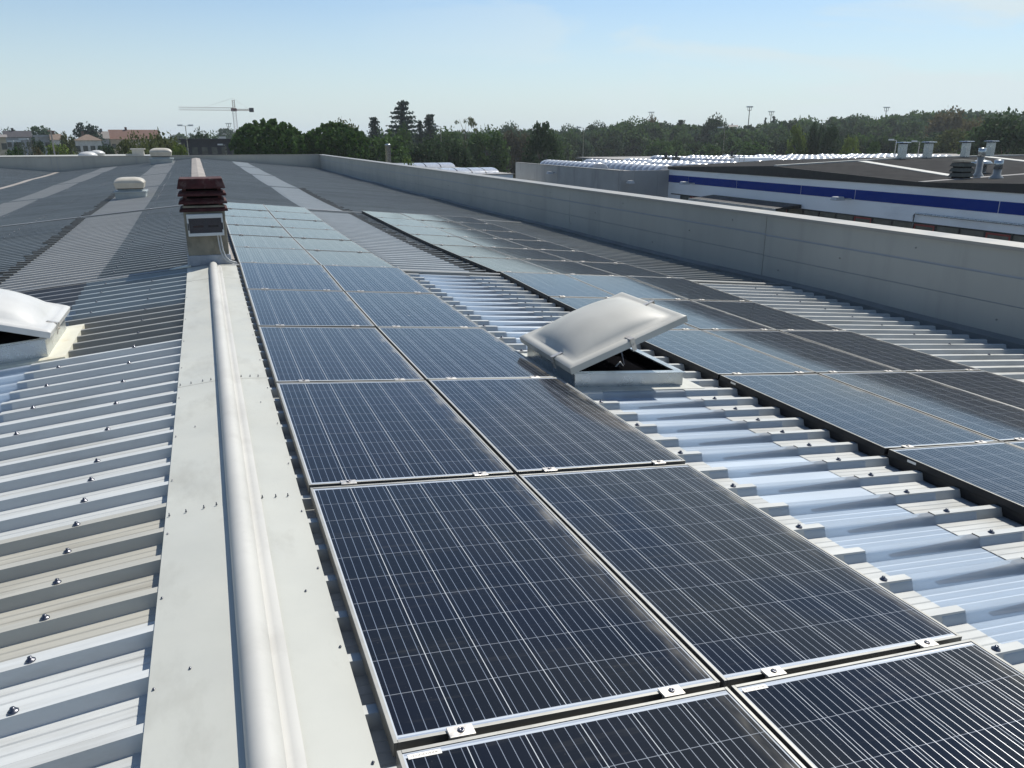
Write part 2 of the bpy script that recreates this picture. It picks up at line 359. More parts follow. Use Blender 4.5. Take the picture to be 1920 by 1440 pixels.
for i in range(6):
    ya,yb=BAYS[i],BAYS[i+1]-.004
    near=i==0
    # right slope
    mb=MB(); tf=tint_right if near else tint_far_shade
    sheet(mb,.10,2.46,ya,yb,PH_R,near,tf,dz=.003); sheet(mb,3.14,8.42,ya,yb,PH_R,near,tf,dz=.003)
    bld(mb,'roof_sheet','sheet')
    mb=MB(); sheet(mb,2.34,3.42 if near else 3.36,ya+(.25 if not near else 0),yb-(.45 if not near else 0),PH_R,near,tint_stripfar,dz=-.001 if near else .006,rnd=near)
    bld(mb,'translucent_sheet','poly' if near else 'polyoldr')
    # left slope
    mb=MB(); tf=tint_left if near else tint_far_shade
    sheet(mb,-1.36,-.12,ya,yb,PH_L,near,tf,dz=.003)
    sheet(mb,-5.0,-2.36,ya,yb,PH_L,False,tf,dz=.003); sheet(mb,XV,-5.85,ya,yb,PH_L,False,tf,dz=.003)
    if i>=3: sheet(mb,-20,XV-.12,ya,yb,PH_L,False,tint_far_shade,dz=.003)
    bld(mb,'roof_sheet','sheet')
    mb=MB()
    if near:
        sheet(mb,-2.46,-1.30,ya,8.55,PH_L,True,tint_stripfar,dz=-.001,rnd=True); bld(mb,'translucent_sheet','poly')
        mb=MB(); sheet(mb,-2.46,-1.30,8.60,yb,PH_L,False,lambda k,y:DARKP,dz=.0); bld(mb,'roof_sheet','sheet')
    else:
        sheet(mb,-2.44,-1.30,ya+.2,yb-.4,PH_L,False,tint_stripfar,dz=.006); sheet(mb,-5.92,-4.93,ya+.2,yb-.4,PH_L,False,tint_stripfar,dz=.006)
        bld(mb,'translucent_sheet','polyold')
        mb=MB(); sheet(mb,-2.40,-1.34,ya,yb,PH_L,False,tint_far_shade); sheet(mb,-5.88,-4.97,ya,yb,PH_L,False,tint_far_shade); sheet(mb,2.42,3.2,ya,yb,PH_R,False,tint_far_shade); bld(mb,'roof_sheet','sheet')
# lining under the clear strips of the near bay, with the dark foam closures that plug the rib ends
mb=MB()
for (xa,xb,ph) in ((2.30,3.5,PH_R),(-2.6,-1.2,PH_L)):
    ys=np.linspace(-.15,9.9,12)
    mb=MB()
    for a,b in zip(ys,ys[1:]): mb.quad((xa,a,rz(xa,a)-.047),(xb,a,rz(xb,a)-.047),(xb,b,rz(xb,b)-.047),(xa,b,rz(xa,b)-.047))
    bld(mb,'strip_lining','backblue')
mb=MB()
k0=int((-.1-PH_R)/PITCH_R)
for k in range(k0,31):
    c=PH_R+k*PITCH_R
    for xa,xb in ((3.08,3.16),):
        z=rz(xa,c)-.003; za=z-.040
        mb.hexa([(xa,c-.031,za),(xb,c-.031,za),(xb,c+.031,za),(xa,c+.031,za),(xa,c-.016,z-.002),(xb,c-.016,z-.004),(xb,c+.016,z-.004),(xa,c+.016,z-.002)])
    # tapered brown patch: shading inside the rib, painted under the clear sheet
    mb.poly([(2.62,c-.018,rz(2.62,c)-.044),(3.08,c-.028,rz(3.08,c)-.044),(3.08,c-.020,rz(3.08,c)-.020),(3.08,c+.012,rz(3.08,c)-.016),(2.62,c+.004,rz(2.62,c)-.043)])
bld(mb,'foam_and_rib_shade','foam')
# valley gutter, right gutter
mb=MB()
ys=[y for y in np.linspace(-.15,60.45,60)]
for a,b in zip(ys,ys[1:]):
    for q,(d0,d1) in enumerate(((-.16,.16),)):
        mb.quad(*[(XV+d+skew(y),y,rz(XV,y)+.012) for d,y in ((d0,a),(d1,a),(d1,b),(d0,b))])
bld(mb,'valley_gutter','oldridge')
def PX(y): return 8.75-.0130*(y-6.3)      # inner face of the right parapet
mb=MB()
for a,b in zip(ys,ys[1:]):
    def g(y,x,dz): return (x,y,rz(8.4,y)+dz)
    mb.quad(g(a,8.36+skew(a),-.06),g(a,PX(a)-.10,-.10),g(b,PX(b)-.10,-.10),g(b,8.36+skew(b),-.06))
    mb.quad(g(a,PX(a)-.10,-.10),g(a,PX(a)-.10,-.02),g(b,PX(b)-.10,-.02),g(b,PX(b)-.10,-.10))
    mb.quad(g(a,PX(a)-.10,-.02),g(a,PX(a)-.002,.02),g(b,PX(b)-.002,.02),g(b,PX(b)-.10,-.02))
bld(mb,'gutter','gutter')
# ridge flashing (near bay) with turned-down edges, ridge roll, far ridge cap
mb=MB(); ys=[-.15,1.25,3.2,5.15,7.1,9.05,9.93]
for q,(a,b) in enumerate(zip(ys,ys[1:])):
    dz=.008+.0012*(q%2); e=.012 if q<5 else 0
    for x0,x1 in ((-.30,-.055),(.035,.244)):
        n=6; yy=np.linspace(a-e,b,n)
        for u,w in zip(yy,yy[1:]):
            mb.quad((x0,u,rz(x0,u)+dz),(x1,u,rz(x1,u)+dz),(x1,w,rz(x1,w)+dz),(x0,w,rz(x0,w)+dz))
        xe,s=(x0,-1) if x0<0 else (x1,1)
        for u,w in zip(yy,yy[1:]):
            pts=[(xe,u,rz(xe,u)+dz),(xe,w,rz(xe,w)+dz),(xe-s*.004,w,rz(xe,w)-.042),(xe-s*.004,u,rz(xe,u)-.042)]
            mb.quad(*(pts if s>0 else pts[::-1]))
bld(mb,'ridge_flashing','flash')
mb=MB(); mb.smooth=True
n=14; yy=np.linspace(-.15,9.97,24); rings=[]
for y in yy:
    ring=[]
    for k in range(n+1):
        t=math.pi*(1.12-1.12*k/n*1.0)-.06*math.pi*(1-k/n)
        ring.append((-.012+.046*math.cos(t),y,rz(0,y)+.014+.052*max(-.2,math.sin(t))))
    ring.append((.052,y,rz(0,y)+.022)); ring.append((.078,y,rz(.078,y)+.019))
    rings.append(mb.add(ring))
m_=n+3
for a,b in zip(rings,rings[1:]):
    for k in range(m_-1): mb.face((a+k,a+k+1,b+k+1,b+k))
bld(mb,'ridge_roll','roll')
mb=MB()
for i in range(1,6):
    yy=np.linspace(BAYS[i]+(.6 if i==1 else 0),BAYS[i+1]-.01,8)
    for a,b in zip(yy,yy[1:]):
        for x0,x1 in ((-.27,0),(0,.27)): mb.quad(*[(x+skew(y),y,rz(x,y)+.012+(.03 if x==0 else 0)) for x,y in ((x0,a),(x1,a),(x1,b),(x0,b))])
bld(mb,'ridge_cap','oldridge')
# right parapet: three stacked boards with recessed joints, coping
mb=MB()
def pboard(z0f,z1f,inset,mi,ya,yb,n=2):
    mb.cur=mi; yy=np.linspace(ya,yb,n+1)
    for a,b in zip(yy,yy[1:]):
        p=lambda y,x,z:(x,y,z)
        mb.hexa([(PX(a)+inset,a,z0f(a)),(PX(a)+.20,a,z0f(a)),(PX(b)+.20,b,z0f(b)),(PX(b)+inset,b,z0f(b)),(PX(a)+inset,a,z1f(a)),(PX(a)+.20,a,z1f(a)),(PX(b)+.20,b,z1f(b)),(PX(b)+inset,b,z1f(b))])
seg=[-.15,3.3,10.85,18.4,26.0,33.6,41.2,48.8,56.4,60.7]
for a,b in zip(seg,seg[1:]):
    sft=.012*(int(a)%2)
    pboard(lambda y:-1.535-sft,lambda y:-1.225,0,0,a+.006,b-.006); pboard(lambda y:-1.565-sft,lambda y:-1.535-sft,.014,1,a,b)
    pboard(lambda y:-1.885-sft,lambda y:-1.565-sft,.002,0,a+.006,b-.006); pboard(lambda y:-1.897-sft,lambda y:-1.885-sft,.014,1,a,b)
    pboard(lambda y:-2.75,lambda y:-1.897-sft,0,0,a+.006,b-.006)
bld(mb,'parapet_wall',['parapet','groove'])
mb=MB()
for q,(a,b) in enumerate(zip(np.arange(-.15,60.8,2.95),list(np.arange(-.15,60.8,2.95)[1:])+[60.9])):
    e=.001*(q%2)
    mb.hexa([(PX(a)-.035,a,-1.26),(PX(a)+.30,a,-1.26),(PX(b)+.30,b,-1.26),(PX(b)-.035,b,-1.26),(PX(a)-.035,a,-1.215+e),(PX(a)+.30,a,-1.200+e),(PX(b)+.30,b,-1.200+e),(PX(b)-.035,b,-1.215+e)])
cop=bld(mb,'coping','coping')
for q in range(30):
    y=3.9+q*1.31; z=(-1.40,-1.72,-2.1)[q%3]
    mb=MB(); mb.tube([(PX(y)-.006,y,z),(PX(y)+.006,y,z)],.012,8); bld(mb,'fixing','gutter')
# far parapet following the gables
YE=60.5
mb=MB(); xs=[-20,-14.4,-12.8,-9.27,-8.93,-4.2,-1.9,2.35,3.6,7.55,8.05]
for a,b in zip(xs,xs[1:]):
    g=.012
    za,zb=[rz(x+.41,60.4)-.35 for x in (a,b)]
    mb.hexa([(a+g,YE,za),(b-g,YE,zb),(b-g,YE+.2,zb),(a+g,YE+.2,za),(a+g,YE,-1.235),(b-g,YE,-1.235),(b-g,YE+.2,-1.235),(a+g,YE+.2,-1.235)])
mb.cur=1
mb.box((-20,YE+.015,-2.6),(8.2,YE+.18,-1.24))
bld(mb,'parapet_wall',['parapet','groove'])
mb=MB(); mb.box((-20,YE-.035,-1.235),(8.0,YE+.26,-1.195)); bld(mb,'coping','coping')
# walls of the hall below the roof
mb=MB()
mb.hexa([(PX(-2)+.02,-2,GZ),(PX(-2)+.19,-2,GZ),(PX(60.6)+.19,60.6,GZ),(PX(60.6)+.02,60.6,GZ),(PX(-2)+.02,-2,-2.75),(PX(-2)+.19,-2,-2.75),(PX(60.6)+.19,60.6,-2.75),(PX(60.6)+.02,60.6,-2.75)])
mb.box((-20,YE+.02,GZ),(8.0,YE+.18,-2.61)); mb.box((-20,-.4,GZ),(8.8,-.2,-2.5)); mb.box((-20.2,-.4,GZ),(-20,YE+.2,-1.9))
bld(mb,'outer_wall','parapet')
mb=MB(); mb.box((-19.9,-.2,-2.72),(PX(60)-.05,60.4,-2.70)); bld(mb,'ceiling','dark')
# screws: one mesh shape, copies as parts
mb=MB(); mb.lathe((0,0,0),[(.0001,0),(.0125,0),(.0125,.002),(.0095,.005),(.0055,.0055),(.0055,.012),(.0001,.012)],10)
scr0=mb.build('roof_screw','steel',B)
spots=[]
for k in range(-12,32):
    y=PH_L+k*PITCH_R
    if not(.9<y<9.8): continue
    if k<=5 or k%2==0: spots.append((-.65,y,0))
    if k%2==1 and not(6.4<y<8): spots.append((-1.14,y,0))
for k in range(-6,30):
    y=PH_R+k*PITCH_R
    if not(.9<y<9.8): continue
    if k%2==0: spots.append((2.33,y,0))
    if not(4.6<y<5.9): spots.append((3.24,y,0))
    if k%2==1 : spots.append((7.55,y,0))
fl=[]
for y in (1.55,2.05,2.55,3.05,3.6,4.2,4.9,5.6,6.4,7.2,8.2): fl+=[(-.285,y,.012),(.230,y,.012)]
for y in (1.235,3.19,5.14): fl+=[(x,y+.03,.012) for x in (-.285,-.22,-.15,-.10,.085,.14,.19)]
spots+=[(-.19,2.1,.012),(-.19,4.3,.012),(.17,2.4,.012),(.17,4.6,.012)]
spots=sorted(spots,key=lambda s:s[1]); cand=spots[:78]+[(x,y,z) for x,y,z in fl][:22]; rest=[s for s in spots[78:]]+fl[22:]
for q,(x,y,dz) in enumerate(cand):
    o=scr0 if q==0 else scr0.copy()
    if q: COL.objects.link(o); o.parent=B
    sc_=.36 if dz else 1.2
    o.location=Vector((x+skew(y),y,rz(x,y)+(dz if dz else .0035)))-B_INV; o.scale=(sc_,sc_,sc_); o.rotation_euler=(rng.uniform(-.1,.1),rng.uniform(-.1,.1),0)
mb=MB()
for y0 in np.arange(10.1,40,2*PITCH_R):
    y=PH_L+round((y0-PH_L)/PITCH_R)*PITCH_R
    for x in (-.65,-1.14,-2.55,-3.6): rest.append((x,y,0))
    if y>20.1: rest.append((-4.8,y,0))
for x,y,dz in rest:
    sc_=.36 if dz else 1.; c=(x+skew(y),y,rz(x,y)+(dz if dz else .0035))
    mb.lathe(c,[(.0125*sc_,0),(.0125*sc_,.002),(.0055*sc_,.005),(.0055*sc_,.012)],6)
tag(bld(mb,'roof_screw','steel'),None,None,kind='stuff')
# dark lapping rib ends beside the strips (end caps of the far sheets)
mb=MB()
for i in (1,2):
    for k in range(int((BAYS[i]-PH_L)/PITCH_R)+1,int((BAYS[i+1]-PH_L)/PITCH_R)):
        y=PH_L+k*PITCH_R; x=-2.46; w=rng.uniform(.08,.2)
        mb.box((x-w+skew(y),y-.022,rz(x,y)-.01),(x+.02+skew(y),y+.022,rz(x,y)+.016))
    for k in range(int((BAYS[i]-PH_R)/PITCH_R)+1,int((BAYS[i+1]-PH_R)/PITCH_R)):
        y=PH_R+k*PITCH_R; x=3.3; w=rng.uniform(.1,.25)
        mb.box((x+skew(y),y-.022,rz(x,y)-.01),(x+w+skew(y),y+.022,rz(x,y)+.014))
tag(bld(mb,'lap_strip','alu'),None,None,kind='stuff')
for i in (1,2):                      # light lap trims where one bay meets the next
    y=BAYS[i]; mb=MB()
    for x0,x1 in ((-8.4,-.14),(.12,8.36)):
        n=6
        for q in range(n):
            u,w=x0+(x1-x0)*q/n,x0+(x1-x0)*(q+1)/n; k=skew(y)
            mb.hexa([(u+k,y-.03,rz(u,y-.03)-.02),(w+k,y-.03,rz(w,y-.03)-.02),(w+k,y+.035,rz(w,y-.01)-.05),(u+k,y+.035,rz(u,y-.01)-.05),(u+k,y-.03,rz(u,y-.03)+.010),(w+k,y-.03,rz(w,y-.03)+.010),(w+k,y+.035,rz(w,y-.01)+.016),(u+k,y+.035,rz(u,y-.01)+.016)])
    bld(mb,'lap_trim','gutter')

# ------------------------------------------------------------------ SOLAR PANELS
def frame_mb():
    mb=MB(); w=.011
    for lo,hi in (((0,0,-PT),(w,PL,0)),((PW-w,0,-PT),(PW,PL,0)),((w,0,-PT),(PW-w,w,0)),((w,PL-w,-PT),(PW-w,PL,0))): mb.box(lo,hi)
    mb.mi=[1 if q%6==1 else 0 for q in range(len(mb.f))]  # frame tops paler than sides: light and shade put into the colours
    return mb
def glass_mb():
    mb=MB(); w=.011; mb.box((w,w,-.012),(PW-w,PL-w,-.003)); return mb
def clamp_mb():
    mb=MB(); mb.box((-.034,-.026,.001),(.034,.013,.007)); mb.box((-.034,-.0155,-.03),(.034,-.0125,.001)); return mb
def bolt_mb():
    mb=MB(); mb.lathe((0,-.006,.007),[(.0001,0),(.0095,0),(.0095,.003),(.0055,.004),(.0045,.001),(.0001,.001)],10); return mb
X0,Y0,WC,LR,XR=.2836,1.54,.968,1.67,3.3134
def gapy(k): return Y0+k*LR+(.1 if k>5 else 0)
def gapz(k,side):
    return prof(min(9.949,gapy(k))) if (k<5 or (k==5 and side<0)) else prof(max(9.951,gapy(k)+(.1 if k==5 else 0)))
ordw=['frontmost','second','third','fourth','fifth','sixth','seventh','eighth','ninth','tenth','eleventh','twelfth']
proto=None
def panel_matrix(x0,r):
    ka,kb=r-1,r
    ya=gapy(ka)+.012+(.1 if ka==5 else 0); yb=gapy(kb)
    za=prof(ya+ (.001 if ka==5 else 0)); zb=prof(yb-.001)
    d=Vector((0,yb-ya,zb-za)).normalized(); ex=Vector((1,0,-SL)).normalized(); nz_=ex.cross(d).normalized(); ex=d.cross(nz_)
    o=Vector((x0,ya,za-SL*(x0-.28)))
    return Matrix(((ex.x,d.x,nz_.x,o.x),(ex.y,d.y,nz_.y,o.y),(ex.z,d.z,nz_.z,o.z),(0,0,0,1)))
prng=random.Random(9)
cols=[('L',X0,'ridge-side column of the left array'),('L',X0+WC,'strip-side column of the left array'),
      ('R',X0+XR,'strip-side column of the right array'),('R',X0+XR+WC,'middle column of the right array'),('R',X0+XR+2*WC,'parapet-side column of the right array')]
for ci,(arr,cx0,cname) in enumerate(cols):
    for r in range(0 if arr=='L' else 1,12):
        mat=panel_matrix(cx0,r); mat=mat@Matrix.Translation((prng.uniform(-.002,.002),prng.uniform(-.002,.002),prng.uniform(-.0015,.0015)))@Matrix.Rotation(prng.uniform(-.0025,.0025),4,'X')@Matrix.Rotation(prng.uniform(-.0025,.0025),4,'Y')
        hue='dark navy' if r<4 else ('blue' if r<6 else 'sky-reflecting grey-blue')
        nth=ordw[r] if arr=='L' else ordw[r-1]
        lab='%s solar panel, %s row from the camera, %s'%(hue,nth,cname)
        if proto is None:
            t=thing('solar_panel',lab,'solar panel',group='solar panels mounted on the roof',matrix=mat); proto=t
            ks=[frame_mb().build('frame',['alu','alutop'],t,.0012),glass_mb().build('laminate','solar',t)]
            for x in (.17,PW-.17):
                c=clamp_mb().build('clamp','clamp',t,.0012); c.location=(x,0,0); b_=bolt_mb().build('bolt','steel',c); ks.append(c); KIDS[c.name]=[b_]; KIDS[b_.name]=[]
            for k in ks[:2]: KIDS[k.name]=[]
            KIDS[t.name]=ks
        else:
            t=copy_tree(proto); t.matrix_world=mat; t['label']=lab
        if arr=='R':
            for ch in t.children:
                if ch.name.startswith('frame'): ch.material_slots[0].link='OBJECT'; ch.material_slots[0].material=M['blackalu']
        if arr=='L' and r==0:
            s=MB(); s.box((.022,PL-.034,-.0028),(.105,PL-.018,-.0022)); s.build('sticker','sticker',t)
        if arr=='R' and cx0==X0+XR and r in (1,2):
            s=MB(); s.box((-.0012,PL-.20,-.026),(.0,PL-.14,-.012)); s.build('sticker','sticker',t)
RL=thing('array_shade_strip','long black strip added as the shade under the right solar array edge, beside the skylight','shade strip',(X0+XR,8,rz(X0+XR,8)))  # added black strip, stands in for the deep shade below the panels
mb=MB(); yy=np.linspace(1.56,20.1,26)
for a,b in zip(yy,yy[1:]):
    f=lambda x,y,d:(x,y,prof(y)-SL*(x-.28)+d)
    x0,x1=X0+XR+.004,X0+XR+.05
    mb.hexa([f(x0,a,-.094),f(x1,a,-.094),f(x1,b,-.094),f(x0,b,-.094),f(x0,a,-.0415),f(x1,a,-.0415),f(x1,b,-.0415),f(x0,b,-.0415)])
mb.v=[(x-RL.location.x,y-RL.location.y,z-RL.location.z) for x,y,z in mb.v]; mb.build('shade_strip_body','blackalu',RL)
# ------------------------------------------------------------------ CHIMNEY
cy0,cy1=9.97,10.47
CH=thing('chimney','square concrete chimney with maroon louvred cap standing on the ridge','chimney',(-.05,cy0+.25,-1.45))
def loc(mb,o,name,mats,par=None,bevel=0):
    l=Vector(o) if not hasattr(o,'location') else o.location
    mb.v=[(x-l.x,y-l.y,z-l.z) for x,y,z in mb.v]; return mb.build(name,mats,par,bevel)
yc=(cy0+cy1)/2; xc=-.045
mb=MB(); mb.box((xc-.228,cy0+.012,-1.62),(xc+.228,cy1-.012,-.76)); loc(mb,CH,'shaft','concrete',CH,.012)
mb=MB()
mb.taper((xc,yc,-1.60),(xc,yc,-1.335),.262,.275,.240,.252)
loc(mb,CH,'base_flashing','lead',CH,.008)
mb=MB()
for x0,x1,y0,y1 in ((-.50,-.26,9.93,10.05),): mb.hexa([(x0,y0,rz(x0,y0)-.01),(x1,y0,rz(x1,y0)-.01),(x1,y1,rz(x1,y1)+.01),(x0,y1,rz(x0,y1)+.01),(x0,y0,rz(x0,y0)+.014),(x1,y0,rz(x1,y0)+.03),(x1,y1,rz(x1,y1)+.05),(x0,y1,rz(x0,y1)+.03)])
loc(mb,CH,'mortar_patch','curbpaint',CH)
mb=MB(); mb.box((xc-.2,cy0+.05,-.80),(xc+.2,cy1-.05,-.56)); loc(mb,CH,'flue_core','dark',CH)
for z0,z1 in ((-.828,-.785),(-.742,-.690),(-.652,-.607)):
    mb=MB(); mb.taper((xc,yc,z0),(xc,yc,z0+.030),.268,.275,.262,.269); mb.taper((xc,yc,z0+.030),(xc,yc,z1+.012),.262,.269,.205,.215); loc(mb,CH,'louvre','red',CH,.006)
for sx in (-1,1):
    for sy in (-1,1):
        mb=MB(); mb.box((xc+sx*.19-.02,yc+sy*.2-.02,-.79),(xc+sx*.19+.02,yc+sy*.2+.02,-.56)); loc(mb,CH,'cap_post','red',CH)
mb=MB(); mb.taper((xc,yc,-.568),(xc,yc,-.455),.265,.272,.235,.242); loc(mb,CH,'cap_slab','red',CH,.008)
# electrical box hung on the chimney
bx0,bx1,bz0,bz1,by=-.243,.150,-1.103,-.853,cy0-.075
EB=thing('distribution_box','grey electrical box with smoked window fixed to the chimney front','electrical box',((bx0+bx1)/2,cy0,bz0))
mb=MB(); mb.box((bx0,by+.012,bz0),(bx1,cy0+.012,bz1)); loc(mb,EB,'case','boxplastic',EB,.006)
mb=MB()
for lo,hi in (((bx0,by,bz0),(bx1,by+.012,bz0+.035)),((bx0,by,bz1-.045),(bx1,by+.012,bz1)),((bx0,by,bz0+.035),(bx0+.018,by+.012,bz1-.045)),((bx1-.018,by,bz0+.035),(bx1,by+.012,bz1-.045))): mb.box(lo,hi)
fr=loc(mb,EB,'cover_frame','boxplastic',EB,.003)
mb=MB(); mb.box((bx0+.018,by+.004,bz0+.035),(bx1-.018,by+.008,bz1-.045)); 
gm,gn,gp,go=newmat('smoked_pane'); gp.inputs['Base Color'].default_value=(.03,.032,.038,1); gp.inputs['Roughness'].default_value=.08
gt=gn.nodes.new('ShaderNodeBsdfTransparent'); gt.inputs[0].default_value=(.75,.75,.8,1); gs=gn.nodes.new('ShaderNodeMixShader'); gs.inputs[0].default_value=.4
gn.links.new(gt.outputs[0],gs.inputs[1]); gn.links.new(gp.outputs[0],gs.inputs[2]); gn.links.new(gs.outputs[0],go.inputs[0])
M['pane']=gm
loc(mb,EB,'window_pane','pane',EB)
for q,x in enumerate((bx0+.05,bx0+.215)):
    mb=MB(); mb.box((x,by+.009,bz0+.06),(x+.135,by+.0118,bz1-.06)); mb.cur=1; mb.box((x+.012,by+.0085,bz0+.10),(x+.123,by+.0095,bz0+.122)); mb.cur=0
    loc(mb,EB,'breaker_row',['breaker','breakred' if q==0 else 'rubber'],EB)
for x in (bx0+.003,bx1-.018):
    mb=MB(); mb.box((x,by-.004,bz0+.07),(x+.013,by,bz0+.15)); loc(mb,EB,'latch','rubber',EB)
for q,(xa,la) in enumerate(((.075,'left of two grey conduits hanging from the electrical box down the chimney'),(.103,'right of two grey conduits hanging from the electrical box, bending outwards'))):
    o=thing('conduit',la,'conduit',(xa,cy0-.03,bz0),group='grey conduits below the electrical box')
    pts=[(xa,cy0-.03,bz0+.004),(xa+.004,cy0-.035,-1.18),(xa+.012,cy0-.045,-1.28),(xa+.035,cy0-.06,-1.36),(xa+.075,cy0-.07,-1.405),(xa+.13,cy0-.07,-1.425),(.245+.012*q,cy0-.06,-1.436)]
    mb=MB(); mb.tube(pts,.0095,8); loc(mb,o,'pipe','conduit',o)
# ------------------------------------------------------------------ SKYLIGHTS
def skylight(label,x_hinge,side,ya,yb,wid,ang,zc,domemat,hcurb,rim):
    """side +1: hinge at low x and lid rises to +x ; -1: mirrored"""
    o=thing('roof_skylight',label,'skylight',(x_hinge,ya,rz(x_hinge,ya)),group='opened roof skylights')
    xa,xb=x_hinge,x_hinge+side*wid; lo,hi=min(xa,xb),max(xa,xb)
    def Z(x,y): return rz(x,y)+0.0
    zt=lambda x:zc-SL*(abs(x)-abs(x_hinge))
    mb=MB(); th=.035
    def wallq(x0,x1,y0,y1):
        mb.hexa([(x0,y0,Z(x0,y0)-.05),(x1,y0,Z(x1,y0)-.05),(x1,y1,Z(x1,y1)-.05),(x0,y1,Z(x0,y1)-.05),(x0,y0,zt(x0)),(x1,y0,zt(x1)),(x1,y1,zt(x1)),(x0,y1,zt(x0))])
    wallq(lo,hi,ya,ya+th); wallq(lo,hi,yb-th,yb); wallq(lo,lo+th,ya+th,yb-th); wallq(hi-th,hi,ya+th,yb-th)
    cb=loc(mb,o,'curb','galv',o,.004)
    mb=MB()                                   # top lip
    for x0,x1,y0,y1 in ((lo-.012,hi+.012,ya-.012,ya+.05),(lo-.012,hi+.012,yb-.05,yb+.012),(lo-.012,lo+.05,ya+.05,yb-.05),(hi-.05,hi+.012,ya+.05,yb-.05)):
        mb.hexa([(x0,y0,zt(x0)+.001),(x1,y0,zt(x1)+.001),(x1,y1,zt(x1)+.001),(x0,y1,zt(x0)+.001),(x0,y0,zt(x0)+.006),(x1,y0,zt(x1)+.006),(x1,y1,zt(x1)+.006),(x0,y1,zt(x0)+.006)])
    loc(mb,o,'curb_lip','galv',o)
    mb=MB(); q_=[(lo+th,ya+th),(hi-th,ya+th),(hi-th,yb-th),(lo+th,yb-th)]
    for (ax,ay),(bx_,by_) in zip(q_,q_[1:]+q_[:1]):
        cx_,cy_=(lo+hi)/2,(ya+yb)/2; sh=lambda x,y:(x+(cx_-x)*.012,y+(cy_-y)*.012)
        (a0,a1),(b0,b1)=sh(ax,ay),sh(bx_,by_); mb.quad((a0,a1,zt(a0)-.012),(a0,a1,zt(a0)-.09),(b0,b1,zt(b0)-.09),(b0,b1,zt(b0)-.012))
    mb.quad(*[(x,y,zt(x)-.082) for x,y in q_]); loc(mb,o,'shaft_shade','dark',o)  # black sheet below the lip, painted as the shade of the shaft
    mb=MB(); e=.13                            # flange on the roof
    for x0,x1,y0,y1 in ((lo-e,hi+e,ya-.10,ya),(lo-e,hi+e,yb,yb+.10),(lo-e,lo,ya,yb),(hi,hi+e,ya,yb)):
        nn=4
        for i in range(nn):
            u,w=x0+(x1-x0)*i/nn,x0+(x1-x0)*(i+1)/nn
            mb.hexa([(u,y0,Z(u,y0)-.045),(w,y0,Z(w,y0)-.045),(w,y1,Z(w,y1)-.045),(u,y1,Z(u,y1)-.045),(u,y0,Z(u,y0)+.006),(w,y0,Z(w,y0)+.006),(w,y1,Z(w,y1)+.006),(u,y1,Z(u,y1)+.006)])
    loc(mb,o,'flange','flash' if side>0 else 'curbpaint',o)
    # lid in hinge frame: u 0..w from hinge, v 0..d along y
    w,d=wid+.075,(yb-ya)+.07
    base_ang=-math.atan(SL)+ang               # rising from the roof plane, along +side
    hx=x_hinge-side*.04; hz=zt(x_hinge)+.012
    def lidp(u,v,h):
        du=math.cos(base_ang)*u-math.sin(base_ang)*h; dh=math.sin(base_ang)*u+math.cos(base_ang)*h
        return (hx+side*du,ya-.035+v,hz+dh)
    mb=MB(); mb.smooth=True; N=28
    def pil(t): t=max(0,min(1,t)); return max(0.,1-abs(2*t-1)**2.3)**.8
    ids=[]
    r0=rim; 
    for i in range(N+1):
        for j in range(N+1):
            a,b=i/N,j/N
            # crowd samples to the border
            a=.5-.5*math.cos(math.pi*a); b=.5-.5*math.cos(math.pi*b)
            u,v=a*w,b*d
            uu,vv=(u-r0)/(w-2*r0),(v-r0)/(d-2*r0)
            h=.055+(.128*min(pil(uu),1)**.75*min(pil(vv),1)**.75 if 0<uu<1 and 0<vv<1 else 0)
            ed=min(u,w-u,v,d-v)
            if ed<.012: h-=.008*(1-ed/.012)
            # raised bead round the rim
            h+=.010*math.exp(-((ed-.035)/.010)**2)
            ids.append(lidp(u,v,h))
    b0=mb.add(ids)
    for i in range(N):
        for j in range(N):
            q=(b0+i*(N+1)+j,b0+(i+1)*(N+1)+j,b0+(i+1)*(N+1)+j+1,b0+i*(N+1)+j+1); mb.face(q if side>0 else q[::-1])
    # skirt
    per=[(0,0),(w,0),(w,d),(0,d)]
    for (a,b),(c_,d_) in zip(per,per[1:]+per[:1]): 
        mb.quad(lidp(a,b,.047),lidp(a,b,.0),lidp(c_,d_,.0),lidp(c_,d_,.047))
    ld=loc(mb,o,'dome_lid',domemat,o)
    mb=MB()
    for a,b in ((w*.5,0),(w*.5,d),(w*.10,0.36*d)):
        pass
    def clip(a,b,du,dv):                      # steel clip over the rim edge
        m=MB(); ln=.055
        tx,ty=(dv,du)
        def pt(s,t,h): return lidp(a+du*s+abs(dv)*t,b+dv*s+abs(du)*t,h)
        for h0,h1,s0,s1 in ((.058,.064,-.075,.012),(-.03,.064,.006,.014)):
            p=[pt(s0,-.016,h0),pt(s1,-.016,h0),pt(s1,.016,h0),pt(s0,.016,h0),pt(s0,-.016,h1),pt(s1,-.016,h1),pt(s1,.016,h1),pt(s0,.016,h1)]; m.hexa(p)
        c=pt(.016,0,.018); m.tube([pt(.008,0,.018),pt(.022,0,.018)],.008,8)
        loc(m,o,'clip','clamp',o)
    clip(w*.52,0,0,-1); clip(w*.52,d,0,1); clip(w,d*.5,1,0); clip(0,d*.30,-1,0)
    # opener: strut, motor, cable
    mb=MB(); p0=Vector(lidp(w*.70,d*.62,-.01)); p1=Vector((x_hinge+side*wid*.78,ya+(yb-ya)*.60,zt(x_hinge+side*wid)-.09))
    mb.tube([p0,p1],.006,8); loc(mb,o,'strut','steel',o)
    mb=MB(); mb.box((p1.x-.035,p1.y-.03,p1.z-.2),(p1.x+.035,p1.y+.03,p1.z+.02)); loc(mb,o,'motor','gutter',o,.006)
